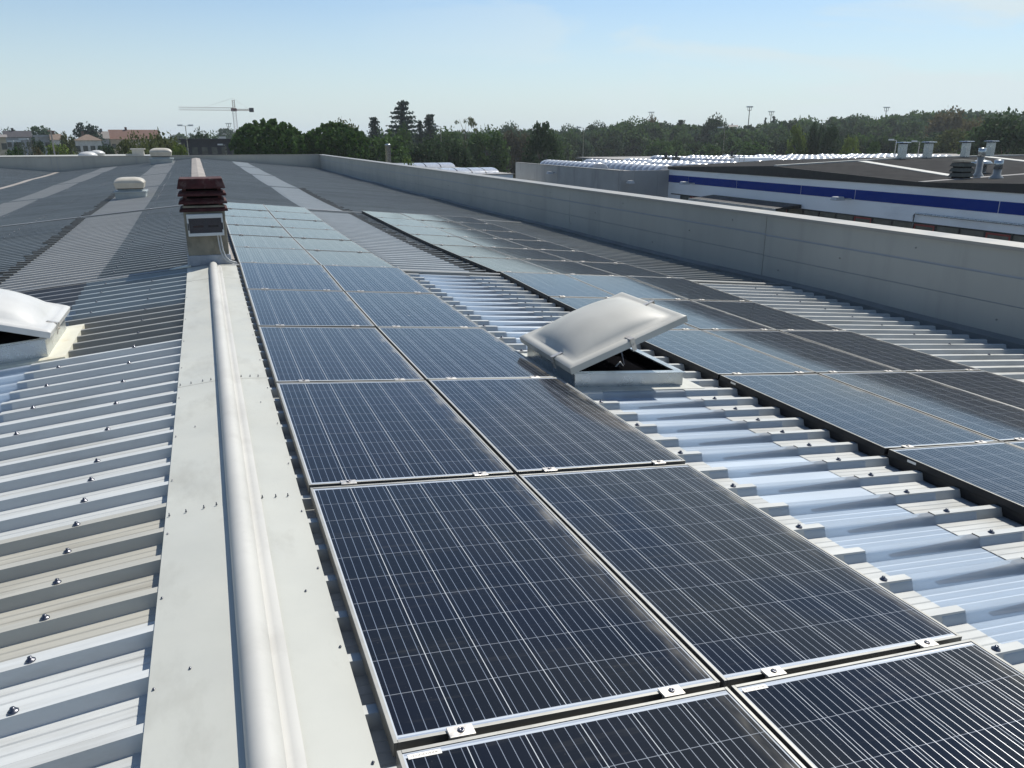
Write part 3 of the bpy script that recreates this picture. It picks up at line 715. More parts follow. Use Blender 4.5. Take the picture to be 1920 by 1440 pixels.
    mb=MB(); mb.tube([p1+Vector((-.02*side,-.03,.01)),p1+Vector((-.07*side,-.05,.07)),p1+Vector((-.12*side,-.06,.03)),p1+Vector((-.15*side,-.06,-.12))],.006,7); loc(mb,o,'cable','conduit',o)
    return o
skylight('grey-lidded roof skylight tilted open between the two solar arrays',2.30,1,4.78,5.68,.90,R_(23.5),-1.60,'dome',.12,.085)
skylight('white-lidded roof skylight tilted open on the left roof slope',-1.27,-1,6.68,7.62,.92,R_(21),-1.475,'domew',.10,.10)
# ------------------------------------------------------------------ ROOF VENTS
def roof_vent(label,x,y,s,z0,baseh=.34):
    o=thing('roof_vent',label,'roof vent',(x,y,z0),group='domed roof vents along the left slope')
    mb=MB(); mb.taper((x,y,z0-.15),(x,y,z0+baseh*.62*s),.44*s,.44*s,.47*s,.46*s); mb.box((x-.50*s,y-.49*s,z0+baseh*.62*s),(x+.50*s,y+.49*s,z0+baseh*.80*s)); loc(mb,o,'upstand','ventbase',o,.01)
    mb=MB(); mb.box((x-.36*s,y-.36*s,z0+baseh*.80*s),(x+.36*s,y+.36*s,z0+baseh*1.05*s)); loc(mb,o,'neck','ventbase',o)
    mb=MB(); mb.box((x-.40*s,y-.40*s,z0+baseh*1.05*s),(x+.40*s,y+.40*s,z0+baseh*1.22*s)); loc(mb,o,'louvre_gap_shade','dark',o)  # black block fills the gap, painted as its shade
    mb=MB(); mb.smooth=True; N=14; ids=[]
    for i in range(N+1):
        for j in range(N+1):
            a=math.sin((i/N-.5)*math.pi); b=math.sin((j/N-.5)*math.pi)
            h=max(0,1-abs(a)**4)**.5*max(0,1-abs(b)**4)**.5
            ids.append((x+a*.46*s,y+b*.46*s,z0+(baseh*1.2+.16+.17*h)*s))
    b0=mb.add(ids)
    for i in range(N):
        for j in range(N): mb.face((b0+i*(N+1)+j,b0+(i+1)*(N+1)+j,b0+(i+1)*(N+1)+j+1,b0+i*(N+1)+j+1))
    ring=[i for i in range(N+1)]
    per=[(a,-1) for a in np.linspace(-1,1,9)]
    q=[(-1,-1),(1,-1),(1,1),(-1,1)]
    mb.smooth=False
    for (a,b),(c,d) in zip(q,q[1:]+q[:1]):
        mb.quad((x+a*.46*s,y+b*.46*s,z0+(baseh*1.2+.16)*s),(x+a*.42*s,y+b*.42*s,z0+baseh*1.13*s),(x+c*.42*s,y+d*.42*s,z0+baseh*1.13*s),(x+c*.46*s,y+d*.46*s,z0+(baseh*1.2+.16)*s))
    loc(mb,o,'cap','vent',o); return o
roof_vent('cream domed roof vent on a grey upstand, beside the chimney',-2.02,25.6,.86,rz(-1.9,25.6)+.02,.27)
roof_vent('cream domed roof vent standing just before the far parapet',-2.45,57.2,1.42,rz(-2.1,57)+.02,.28)
# stainless flue beyond the right parapet
fp=at(728,295,62); o=thing('flue_pipe','tall stainless flue pipe rising behind the right parapet','flue',(fp[0],fp[1],GZ))
mb=MB(); top=at(728,271,62)[2]; mb.tube([(fp[0],fp[1],GZ),(fp[0],fp[1],top-.04)],.21,14); loc(mb,o,'pipe','galv',o)
mb=MB(); mb.lathe((fp[0],fp[1],top-.06),[(.21,0),(.225,.0),(.225,.05),(.16,.10),(.0001,.12)],14); loc(mb,o,'cap','galv',o)
#@@BACKGROUND
# ------------------------------------------------------------------ GROUND AND YARD
def onz(px,py,z): d=ray(px,py); return d*(z/d[2])
def onx(px,py,X): d=ray(px,py); return d*(X/d[0])
def ony(px,py,Y): d=ray(px,py); return d*(Y/d[1])
M['ground']=surf('meadow_ground',(.075,.075,.035),.95,0,.45,.02,dirt=(.19,.13,.065,.8),dscale=.012)
M['asphalt']=surf('yard_asphalt',(.055,.055,.055),.9,0,.25,.3)
M['field']=surf('dry_field',(.17,.12,.065),.95,0,.35,.05,dirt=(.09,.10,.04,.8),dscale=.06)
def stru(mb,name,m,kind='structure'):
    o=mb.build(name,m); o['kind']=kind; return o
mb=MB(); mb.quad((-1800,-600,GZ),(2200,-600,GZ),(2200,3000,GZ),(-1800,3000,GZ)); stru(mb,'ground','ground')
mb=MB(); mb.quad((8.9,-30,GZ+.02),(39.9,-30,GZ+.02),(39.9,66,GZ+.02),(8.9,66,GZ+.02)); mb.quad((8.9,66.01,GZ+.02),(34.8,66.01,GZ+.02),(34.8,110,GZ+.02),(8.9,110,GZ+.02)); stru(mb,'yard_pavement','asphalt')
a,b,c,d=[onz(px,py,GZ+.03) for px,py in ((940,309),(1290,309),(1300,297),(1000,297))]
mb=MB(); mb.quad(a,b,c,d); stru(mb,'field','field')
# ------------------------------------------------------------------ NEIGHBOUR BUILDINGS, RIGHT
M['white']=surf('white_cladding',(.83,.85,.86),.5,0,.05,.3,dirt=(.5,.52,.54,.5),dscale=.25,dstretch=(1,1,3))
M['blue']=surf('blue_stripe',(.002,.032,.23),.7,0,.06,.5,spec=.1)
M['bitumen']=surf('black_bitumen',(.014,.0135,.014),.95,0,.30,.6,dirt=(.03,.028,.026,.6),dscale=.5,spec=.12)
M['fascia']=surf('black_fascia',(.010,.010,.011),.5,0,.2,2)
M['strip']=surf('pale_roof_strip',(.42,.42,.39),.6,0,.3,1.2)
M['gconc']=surf('grey_precast',(.36,.36,.345),.85,0,.12,.5,dirt=(.14,.145,.15,.85),dscale=.35,dstretch=(1.6,1.6,.35))
M['gconc2']=surf('clean_precast',(.34,.335,.32),.85,0,.08,.5)
M['roofgrey']=surf('grey_roof_membrane',(.26,.25,.24),.8,0,.25,.4)
M['glass']=surf('dark_window_glass',(.10,.11,.10),.12,0,.4,.9)
M['redframe']=surf('red_window_frame',(.25,.03,.025),.5,0,.1,3)
M['barrel']=surf('barrel_polycarbonate',(.42,.44,.48),.22,.15,.08,3,spec=.6)
M['steelpipe']=surf('weathered_steel_pipe',(.36,.35,.32),.4,.5,.25,2)
M['pot']=surf('dark_pot',(.12,.12,.10),.9,0,.35,3)
XB=40.; YP,YV=49.8,36.3
BB=thing('blue_striped_hall','white factory hall with a blue stripe and black gabled roof across the yard','building',(XB+15,45,GZ))
def bb(mb,name,m,par=None,bevel=0): return loc(mb,BB,name,m,par or BB,bevel)
mb=MB(); mb.box((XB,8,GZ),(XB+.3,64.4,-2.78)); mb.box((XB+.3,64.1,GZ),(XB+42,64.4,-2.78)); bb(mb,'wall','white')
mb=MB()
ys=[10.2,30.9,41.3,46.5,54.05,61.0,64.3]
for a,b in zip(ys,ys[1:]): mb.box((XB-.03,a+.03,-3.93),(XB-.004,b-.03,-3.30))
bb(mb,'stripe','blue')
# roof
gy=[8,22.8,36.3,49.8,63.3,64.4]; gz={8:-2.55,22.8:-2.09,36.3:-2.58,49.8:-2.09,63.3:-2.58,64.4:-2.55}
def rzb(x,y):
    for a,b in zip(gy,gy[1:]):
        if a<=y<=b: z=gz[a]+(gz[b]-gz[a])*(y-a)/(b-a); break
    return z+.46*min(1,(x-XB)/12.5)+.12*max(0,min(1,(x-XB-12.5)/13))
xs=[XB-.06,XB+6,XB+12.5,XB+25.5,XB+42]
mb=MB()
for a,b in zip(gy,gy[1:]):
    for u,w in zip(xs,xs[1:]): mb.quad((u,a,rzb(max(u,XB),a)),(w,a,rzb(w,a)),(w,b,rzb(w,b)),(u,b,rzb(max(u,XB),b)))
bb(mb,'roof','bitumen')
mb=MB()
for a,b in zip(gy,gy[1:]): mb.hexa([(XB-.09,a,-2.82),(XB-.064,a,-2.82),(XB-.064,b,-2.82),(XB-.09,b,-2.82),(XB-.09,a,rzb(XB,a)+.02),(XB-.064,a,rzb(XB,a)+.02),(XB-.064,b,rzb(XB,b)+.02),(XB-.09,b,rzb(XB,b)+.02)])
bb(mb,'fascia','fascia')
def band(x0,y0,x1,y1,w,name,m,h=.05):
    mb=MB(); n=10
    for i in range(n):
        p=[(x0+(x1-x0)*t/n,y0+(y1-y0)*t/n) for t in (i,i+1)]
        dx,dy=x1-x0,y1-y0; l=math.hypot(dx,dy); nx,ny=-dy/l*w/2,dx/l*w/2
        q=[(p[0][0]-nx,p[0][1]-ny),(p[1][0]-nx,p[1][1]-ny),(p[1][0]+nx,p[1][1]+ny),(p[0][0]+nx,p[0][1]+ny)]
        mb.hexa([(x,y,rzb(x,y)-.02) for x,y in q]+[(x,y,rzb(x,y)+h) for x,y in q])
    return bb(mb,name,m)
band(48,49.3,44,36.8,.7,'roof_strip','strip'); band(61,49.3,56,37,.9,'roof_strip','strip')
band(XB+.2,49.8,XB+41,49.8,.35,'ridge_cap','strip',.09); band(XB+.1,36.3,XB+41,36.3,.5,'valley_liner','roofgrey',.03)
# window strip: frame, panes (a few opened ones framed red)
wy=list(np.arange(12.0,63.6,1.62))
mb=MB()
mb.box((XB-.035,11.9,-4.99),(XB-.004,63.7,-4.91)); mb.box((XB-.035,11.9,-6.15),(XB-.004,63.7,-6.08))
bb(mb,'window_frame','fascia')
for q,y in enumerate(wy[:-1]):
    mb=MB(); mb.box((XB-.02,y+.06,-6.08),(XB-.006,y+1.56,-4.99)); pn=bb(mb,'window_pane','glass')
    mb=MB(); red=q in(11,14,17,22,29); m_='redframe' if red else 'fascia'
    mb.box((XB-.05,y-.06,-6.08),(XB-.022,y+.06,-4.99)); bb(mb,'mullion','fascia')
    if red:
        mb=MB()
        for lo,hi in (((XB-.045,y+.07,-6.07),(XB-.021,y+.17,-5.0)),((XB-.045,y+1.45,-6.07),(XB-.021,y+1.55,-5.0)),((XB-.045,y+.17,-5.1),(XB-.021,y+1.45,-5.0))): mb.box(lo,hi)
        bb(mb,'sash','redframe')
# canopy
cn=thing('canopy','dark flat canopy on posts projecting over the window strip of the blue striped hall','canopy',(XB-1,51.5,GZ))
mb=MB(); mb.hexa([(XB-2.4,46.2,-4.98),(XB-.09,46.2,-4.86),(XB-.09,57.0,-4.86),(XB-2.4,57.0,-4.98),(XB-2.4,46.2,-4.86),(XB-.09,46.2,-4.62),(XB-.09,57.0,-4.62),(XB-2.4,57.0,-4.86)]); loc(mb,cn,'roof','fascia',cn)
mb=MB(); mb.box((XB-2.46,46.1,-5.0),(XB-2.402,57.1,-4.83)); loc(mb,cn,'front_trim','strip',cn)
for y in (46.4,51.6,56.8):
    mb=MB(); mb.tube([(XB-2.3,y,GZ),(XB-2.3,y,-4.97)],.06,8); loc(mb,cn,'post','fascia',cn)
# wall pipe
pp=thing('wall_pipe','grey pipe running along the white wall, bending down at its left end','pipe',(XB-.15,20,-5))
z0=onx(1718,400,XB)[2]; y0=onx(1718,400,XB)[1]
mb=MB(); mb.tube([(XB-.16,y0,-6.3),(XB-.16,y0,z0-.1),(XB-.16,y0-.1,z0),(XB-.16,14,z0-.05)],.055,8); loc(mb,pp,'pipe','galv',pp)
mb=MB()
for y in np.arange(15,y0,3.5): mb.box((XB-.2,y,z0-.07),(XB-.004,y+.06,z0+.02))
loc(mb,pp,'bracket','galv',pp)
def wall_lamp(px,py,label):
    c=onx(px,py,XB); o=thing('wall_lamp',label,'lamp',(XB-.05,c[1],c[2]),group='flood lamps on arms along the white wall')
    mb=MB(); mb.tube([(XB-.02,c[1],c[2]-.05),(XB-.5,c[1]+.15,c[2])],.05,8); loc(mb,o,'arm','galv',o)
    mb=MB(); mb.taper((XB-.85,c[1]+.35,c[2]-.12),(XB-.85,c[1]+.35,c[2]+.12),.42,.30,.30,.22); loc(mb,o,'lamp_head','conduit',o,.04)
wall_lamp(1303,343,'grey flood lamp just below the blue stripe, nearer the precast concrete hall'); wall_lamp(1597,372,'grey flood lamp below the blue stripe, right of the dark canopy')
# square ducts on the ridge
for px,w,d in ((1690,'leftmost'),(1738,'second from left'),(1808,'third from left'),(1854,'rightmost')) if False else [(1690,'leftmost',0),(1738,'second from the left',0),(1808,'third from the left',0),(1854,'rightmost',0)]:
    c=ony(px,296,YP); x=c[0]; zb=rzb(x,YP)
    o=thing('roof_duct','%s of four square metal ducts on the black roof ridge'%w,'duct',(x,YP,zb),group='square ducts on the black roof')
    mb=MB(); mb.box((x-.25,YP-.25,zb-.2),(x+.25,YP+.25,zb+1.12)); loc(mb,o,'shaft','galv',o,.02)
    mb=MB(); mb.box((x-.2,YP-.2,zb+1.12),(x+.2,YP+.2,zb+1.2)); loc(mb,o,'opening_shade','dark',o)  # black block painted as the shade under the cap
    mb=MB(); mb.taper((x,YP,zb+1.2),(x,YP,zb+1.27),.42,.42,.36,.36); loc(mb,o,'cap','galv',o)
# chimney pots near the valley
def pot(x,y,label):
    zb=rzb(x,y); o=thing('chimney_pot',label,'chimney',(x,y,zb))
    for k in range(3):
        mb=MB(); mb.taper((x,y,zb+.12+k*.30),(x,y,zb+.34+k*.30),.52,.52,.42,.42); loc(mb,o,'louvre','pot',o,.03)
    mb=MB(); mb.box((x-.36,y-.36,zb-.1),(x+.36,y+.36,zb+.95)); loc(mb,o,'core','dark',o)
    mb=MB(); mb.taper((x,y,zb+1.0),(x,y,zb+1.12),.50,.50,.38,.38); loc(mb,o,'cap','pot',o,.02)
pot(43.6,36.6,'dark stacked-louvre chimney pot in the black roof valley')
def flue(x,y,r,h,label,capm='galv',lean=0):
    zb=rzb(x,y); o=thing('roof_flue',label,'flue',(x,y,zb))
    mb=MB(); mb.lathe((x,y,zb-.1),[(r*1.8,0),(r*1.8,.12),(r*1.15,.3),(r,.32),(r,h-.45)],14); loc(mb,o,'pipe','steelpipe',o)
    mb=MB(); mb.lathe((x,y,zb+h-.55),[(r*1.08,0),(r*1.12,.0),(r*1.12,.5),(r*.9,.52),(.001,.52)],14); loc(mb,o,'cowl','galv',o)
flue(45.4,36.9,.19,1.75,'tall steel flue pipe right of the dark chimney pot'); flue(44.6,35.0,.22,1.1,'short steel flue pipe nearest the roof edge')
x,y=47.5,38.5; zb=rzb(x,y); o=thing('roof_cowl','shiny round cowl behind the short steel flue pipe','roof vent',(x,y,zb))
mb=MB(); mb.lathe((x,y,zb),[(.35,0),(.35,.5),(.7,.55),(.5,.75),(.001,.85)],16); loc(mb,o,'cowl','galv',o)
# precast concrete hall with rows of barrel skylights
YC,XC=64.45,34.9
PC=thing('precast_hall','stained grey precast concrete hall left of the blue striped hall','building',(XC+20,90,GZ))
mb=MB()
ys=[YC]+[YC+1.2+2.05*k for k in range(13)]
for a,b in zip(ys,ys[1:]): mb.box((XC,a+.012,GZ),(XC+.25,b-.012,-2.9))
mb.box((XC+.02,YC+.2,GZ),(XC+.22,ys[-1],-2.95)); loc(mb,PC,'stained_wall','gconc',PC)
mb=MB()
for a,b in ((XC+.0,XC+1.5),(XC+1.5,XC+3.9),(XC+3.9,XB+.0)): mb.box((a+.01,YC-.2,GZ),(b-.01,YC-.01,-2.88))
mb.box((XC+.02,YC-.18,GZ),(XB-.02,YC-.03,-2.92)); loc(mb,PC,'end_wall','gconc2',PC)
mb=MB(); mb.box((XC+.25,YC,-3.4),(58,ys[-1],-3.15)); mb.box((58.0,YC,-3.4),(140,122,-3.151)); loc(mb,PC,'roof_slab','roofgrey',PC)
mb=MB(); mb.box((XC-.04,YC-.22,-2.88),(XC+.32,ys[-1]+.05,-2.84)); loc(mb,PC,'coping','coping',PC)
mb=MB(); mb.box((XC-.45,YC+1,-5.4),(XC-.01,ys[-1],-5.15)); loc(mb,PC,'ledge','fascia',PC)
def pwall_lamp(c,dirn,label):
    o=thing('wall_lamp',label,'lamp',c,group='flood lamps on the precast concrete hall')
    dx,dy=dirn; mb=MB(); mb.tube([(c[0],c[1],c[2]),(c[0]+dx*.6,c[1]+dy*.6,c[2]+.05)],.05,8); loc(mb,o,'arm','galv',o)
    mb=MB(); mb.taper((c[0]+dx*.7,c[1]+dy*.7,c[2]-.1),(c[0]+dx*.7,c[1]+dy*.7,c[2]+.15),.30,.30,.2,.2); loc(mb,o,'lamp_head','conduit',o)
c=onx(1042,324,XC); pwall_lamp((XC,c[1],c[2]),(-1,0),'small flood lamp on the stained concrete wall')
c=ony(1175,341,YC-.2); pwall_lamp((c[0],YC-.2,c[2]),(0,-1),'dark flood lamp on the clean concrete end wall')
def barrel_mesh(length,rad,seg):
    mb=MB(); mb.smooth=False; n=8; y=0; dl=length/seg
    for s in range(seg):
        a0,a1=s*dl+.06,(s+1)*dl-.06
        prof_=[(a0,rad*.78),(a0+.10,rad),((a0+a1)/2,rad*1.03),(a1-.10,rad),(a1,rad*.78)]
        rings=[mb.add([(-r*math.cos(math.pi*k/n),yy,r*.62*math.sin(math.pi*k/n)) for k in range(n+1)]) for yy,r in prof_]
        mb.smooth=True
        for a,b in zip(rings,rings[1:]):
            for k in range(n): mb.face((a+k,a+k+1,b+k+1,b+k))
        mb.smooth=False
    r=rad*.86
    mb.box((-r,0.02,-.05),(r,length-.02,.06))
    for s in (0,1):
        yy=.05 if s==0 else length-.05
        mb.poly([(-rad*.9*math.cos(math.pi*k/n),yy,rad*.56*math.sin(math.pi*k/n)) for k in range(n+1)])
    return mb
rows=[(onz(1034,303,-2.85),onz(1115,312,-2.85))]
bar0=None; nb=0
bmesh_=barrel_mesh(13.5,1.05,12)
BX=[37.6,42.4,47.2,52.0,56.8,61.6,66.4,71.2,76.,80.8,85.6,90.4,95.2,100,104.8]
ordn=['nearest the stained wall','second in its row','third in its row','fourth in its row','fifth in its row','sixth in its row','seventh in its row','eighth in its row','ninth in its row','tenth in its row','eleventh in its row']
for j in range(3):
    for i in range(11):
        x=[40.6,37.6,43.,50.][j]+5.9*i; y=[65.4,73.5,88.,106.][j]+1.0*i*(j==1)
        if (j==2 and x<59) or (j==3 and x<62) or (j==1 and y+14>90.4 and x<57): continue
        if bar0 is None: o=bmesh_.build('barrel_skylight','barrel'); bar0=o
        else: o=bar0.copy(); COL.objects.link(o)
        o.location=(x,y,-3.14); o.name='barrel_skylight'
        tag(o,'white ribbed barrel skylight %s, %s row of the flat hall roof'%(ordn[i],['front','second','third','rearmost'][j]),'skylight',group='barrel skylights on the precast hall roof')
# roof plant behind the black roof edge
c=onz(1412,309,-3.0); o=thing('roof_plant','pale ventilation unit with railing among the barrel skylights','ventilation unit',(c[0],c[1],-3.12))
mb=MB(); mb.box((c[0]-2.0,c[1]-1,-3.12),(c[0]+2.0,c[1]+1,-2.2)); loc(mb,o,'housing','white',o,.05)
mb=MB()
for q in range(9): mb.tube([(c[0]-7+q*.62,c[1]-1,-3.12),(c[0]-7+q*.62,c[1]-1,-2.1)],.03,5)
mb.tube([(c[0]-7,c[1]-1,-2.1),(c[0]-2,c[1]-1,-2.1)],.03,5); loc(mb,o,'railing','galv',o)
for px,py,la in ((1248,304,'left'),(1267,303,'middle'),(1371,301,'right')):
    c=onz(px,py+3,-3.1); o=thing('chimney_pot','small dark chimney pot among barrel skylights, %s of three'%la,'chimney',(c[0],c[1],-3.12),group='small dark chimney pots among the barrel skylights')
    mb=MB(); mb.box((c[0]-.35,c[1]-.35,-3.12),(c[0]+.35,c[1]+.35,-2.35)); loc(mb,o,'base','pot',o)
    mb=MB(); mb.tube([(c[0],c[1],-2.35),(c[0],c[1],-1.75)],.16,8); loc(mb,o,'pipe','fascia',o)
# low workshop with shiny skylight panels behind the parapet
LW=thing('low_workshop','low pale workshop with shiny curved skylights behind the right parapet','building',(25,90,GZ))
x1,y0,zr_=31.4,82.,-3.85
mb=MB(); mb.box((12,y0,GZ),(x1,112,zr_)); loc(mb,LW,'walls','white',LW)
mb=MB(); mb.box((11.9,y0-.1,zr_),(x1+.1,112.1,zr_+.07)); loc(mb,LW,'roof','roofgrey',LW)
for xa,xb,yc_ in ((22.5,30.4,86.),(21.,31.,104.5)):
    n=8; sg=5; R0=2.6
    for sgi in range(sg):
        xa_=xa+(xb-xa)*sgi/sg+.06; xb_=xa+(xb-xa)*(sgi+1)/sg-.06
        mb=MB(); mb.smooth=True
        r0=mb.add([(xa_,yc_-R0*math.cos(math.pi*q/n),zr_+.07+.55*math.sin(math.pi*q/n)) for q in range(n+1)]); r1=mb.add([(xb_,yc_-R0*math.cos(math.pi*q/n),zr_+.07+.55*math.sin(math.pi*q/n)) for q in range(n+1)])
        for q in range(n): mb.face((r0+q,r0+q+1,r1+q+1,r1+q))
        loc(mb,LW,'skylight_panel','barrel',LW)
# ------------------------------------------------------------------ NEIGHBOUR HALL, LEFT FAR
M['paleroof']=surf('pale_roof',(.47,.49,.50),.5,0,.15,.4)
NH=thing('rear_hall','pale flat roofed hall beyond the far parapet, with small white domes','building',(-15,80,GZ))
mb=MB(); mb.hexa([(-45,62,GZ),(-3.2,62,GZ),(-4.6,112,GZ),(-45,112,GZ),(-45,62,-1.75),(-3.2,62,-1.55),(-4.6,112,-2.0),(-45,112,-2.2)]); loc(mb,NH,'walls','parapet',NH)
mb=MB(); mb.hexa([(-19,62,-1.74),(-3.3,62,-1.50),(-4.7,111.8,-2.05),(-22,111.8,-2.5),(-19,62,-1.70),(-3.3,62,-1.46),(-4.7,111.8,-2.01),(-22,111.8,-2.46)]); loc(mb,NH,'roof','paleroof',NH)
mb=MB(); mb.hexa([(-45,62,-1.4),(-19.02,62,-1.74),(-22.02,111.8,-2.5),(-45,111.8,-2.1),(-45,62,-1.36),(-19.02,62,-1.70),(-22.02,111.8,-2.46),(-45,111.8,-2.06)]); loc(mb,NH,'roof','paleroof',NH)
mb=MB(); mb.box((-45,111.9,-3),(-4.7,112.3,-2.15)); loc(mb,NH,'parapet','parapet',NH)
for px,py,w,la in ((165,293,28,'nearer'),(182,289,27,'farther')):
    c=at(px,py,80 if la=='nearer' else 92); s=w/1463*80/2
    o=thing('roof_dome','%s of two small white domes beyond the far parapet'%la,'skylight',tuple(c),group='white domes on the rear hall')
    mb=MB(); mb.lathe(c,[(s*.9,-.35),(s*.9,-.02),(s*1.05,0),(s*.95,s*.22),(s*.7,s*.40),(s*.35,s*.5),(.001,s*.53)],20); loc(mb,o,'dome','domew',o)
c=at(260,292,84); o=thing('roof_chimney','square cream chimney box with flat lid on the rear hall','chimney',tuple(c))
mb=MB(); mb.box((c[0]-.5,c[1]-.5,c[2]-.5),(c[0]+.5,c[1]+.5,c[2]+.55)); loc(mb,o,'shaft','vent',o); mb=MB(); mb.box((c[0]-.62,c[1]-.62,c[2]+.55),(c[0]+.62,c[1]+.62,c[2]+.66)); loc(mb,o,'lid','vent',o)
c=at(243,292,84); o=thing('roof_vent_box','small low cream vent box beside the square cream chimney','roof vent',tuple(c))
mb=MB(); mb.box((c[0]-.3,c[1]-.3,c[2]-.5),(c[0]+.3,c[1]+.3,c[2]+.15)); loc(mb,o,'box','vent',o)
# ------------------------------------------------------------------ HOUSES
for k_,c_ in dict(tile_red=(.14,.072,.052),tile_brown=(.16,.115,.085),tile_grey=(.20,.18,.165),slate=(.035,.033,.04),wallw=(.62,.60,.57),wallg=(.40,.40,.40),wally=(.50,.42,.32),darkhall=(.03,.033,.04)).items(): M[k_]=surf('house_'+k_,c_,.8,0,.2,1.5)
def house(label,px0,px1,ye,yr,D,roof,wall,hip=False,flat=False,depth=9.,win=3,lift=0):
    a=at(px0,ye,D); b=at(px1,ye,D); ze=(a[2]+b[2])/2; zr=at((px0+px1)/2,yr,D)[2]
    ex=Vector((b[0]-a[0],b[1]-a[1],0)); w=ex.length; ex.normalize(); ey=Vector((-ex.y,ex.x,0))
    o=thing('house',label,'house',(a[0],a[1],GZ))
    mt=Matrix(((ex.x,ey.x,0,a[0]),(ex.y,ey.y,0,a[1]),(0,0,1,0),(0,0,0,1)))
    P=lambda x,y,z: mt@Vector((x,y,z))
    mb=MB(); mb.box((.35,.35,GZ),(w-.35,depth-.35,ze),mt); loc(mb,o,'walls',wall,o)
    mb=MB()
    if flat: mb.box((0,0,ze),(w,depth,zr),mt)
    else:
        i=min(w,depth)*.45 if hip else 0
        A,Bq,C,Dq=P(0,0,ze),P(w,0,ze),P(w,depth,ze),P(0,depth,ze); r0,r1=P(i,depth/2,zr),P(w-i,depth/2,zr)
        mb.quad(A,Bq,r1,r0); mb.quad(C,Dq,r0,r1); mb.poly((Bq,C,r1)); mb.poly((Dq,A,r0)); mb.quad(Dq,C,Bq,A)
    loc(mb,o,'roof',roof,o)
    for q in range(win):
        x=w*(q+.5)/win
        for zz in (ze-1.9,ze-4.8):
            mb=MB(); mb.box((x-.5,.30,zz-.65),(x+.5,.345,zz+.65),mt); loc(mb,o,'window','glass',o)
    if not flat:
        mb=MB(); x=w*.35; mb.box((x-.3,depth/2-.3,zr-.6),(x+.3,depth/2+.3,zr+.7),mt); loc(mb,o,'chimney_stack',roof,o)
    return o
house('white house with a brown hipped roof, in front of the dark oval tree',137,193,263,252,215,'tile_brown','wallw',hip=True,win=4)
house('long house with a red tiled roof behind the olive trees',204,300,261,243,255,'tile_red','wally',win=6)
house('house with a pale grey-brown roof, left of the red roof',184,206,260,246,250,'tile_grey','wallg',win=1)
house('grey flat roofed house behind the leaning antenna mast',62,95,257,253,240,'wallg','wallg',flat=True,win=2)
house('small house with a brown gable roof beside the flat grey house',94,117,262,251,235,'tile_brown','wallw',win=1)
house('house with a dark slate roof at the far left',6,61,257,245,250,'slate','wallg',win=3)
house('cream house with white balcony cut by the left picture edge',-40,14,257,252,205,'tile_grey','wally',win=3)
house('long dark low hall behind the two street lamps, left of the pines',335,446,263,260,165,'darkhall','darkhall',flat=True,win=6)
house('white flat roofed block peeping over the dark hall',402,424,262,256,230,'wallw','wallw',flat=True,win=1)
house('pale low building glimpsed between trees beside the flue pipe',745,810,262,255,260,'tile_grey','wallg',flat=True,win=3)
house('grey roof peeping over trees beside the tall floodlight mast',1366,1384,238,234,420,'tile_grey','wallg',win=1)
# ------------------------------------------------------------------ TREES
def leafmat(name,c,var=.16):
    m,n,p,out=newmat(name)
    g=n.nodes.new('ShaderNodeNewGeometry'); oi=n.nodes.new('ShaderNodeObjectInfo')
    f=mixc(n,g.outputs['Random Per Island'],tuple(v*(1-var) for v in c),tuple(v*(1+var) for v in c))
    c3=ramp(n,noise(n,4.5,3),.35,.7,.80,1.18); x=n.nodes.new('ShaderNodeCombineColor'); 
    for i in range(3): n.links.new(c3,x.inputs[i])
    f=mixc(n,1.,f,x.outputs[0],'MULTIPLY')
    n.links.new(f,p.inputs['Base Color']); p.inputs['Roughness'].default_value=.7; p.inputs['Specular IOR Level'].default_value=.08
    t=n.nodes.new('ShaderNodeBsdfTranslucent'); n.links.new(f,t.inputs[0]); s=n.nodes.new('ShaderNodeMixShader'); s.inputs[0].default_value=.30
    n.links.new(p.outputs[0],s.inputs[1]); n.links.new(t.outputs[0],s.inputs[2]); n.links.new(s.outputs[0],out.inputs[0]); return m
LC=dict(pine=(.052,.108,.024),mid=(.066,.118,.036),dark=(.042,.072,.032),olive=(.095,.112,.040),yellow=(.130,.180,.038),conifer=(.036,.064,.046),brown=(.110,.095,.042),far=(.068,.115,.062),red=(.085,.080,.050))
for k_,c_ in LC.items(): M['leaf_'+k_]=leafmat('leaf_'+k_,c_)
M['bark']=surf('bark',(.09,.07,.055),.9,0,.4,6)
nrg=np.random.default_rng(5)
def quads(cent,size,updir=None,jit=1.):
    n=len(cent); a=nrg.normal(size=(n,3)); 
    a=a*.8+np.array((0,0,.0))
    if updir is not None: a=a*.6+np.asarray(updir)*jit
    a/=np.linalg.norm(a,axis=1)[:,None]; b=nrg.normal(size=(n,3)); b-=a*(a*b).sum(1)[:,None]; b/=np.linalg.norm(b,axis=1)[:,None]
    s=np.asarray(size)[:,None]*nrg.uniform(.6,1.4,(n,1)); u=a*s; v=b*s*.7
    return np.stack([cent-u-v*.3,cent+v,cent+u+v*.1,cent-v],1)      # leaf-like kites
def ball(n): 
    d=nrg.normal(size=(n,3)); d/=np.linalg.norm(d,axis=1)[:,None]; return d
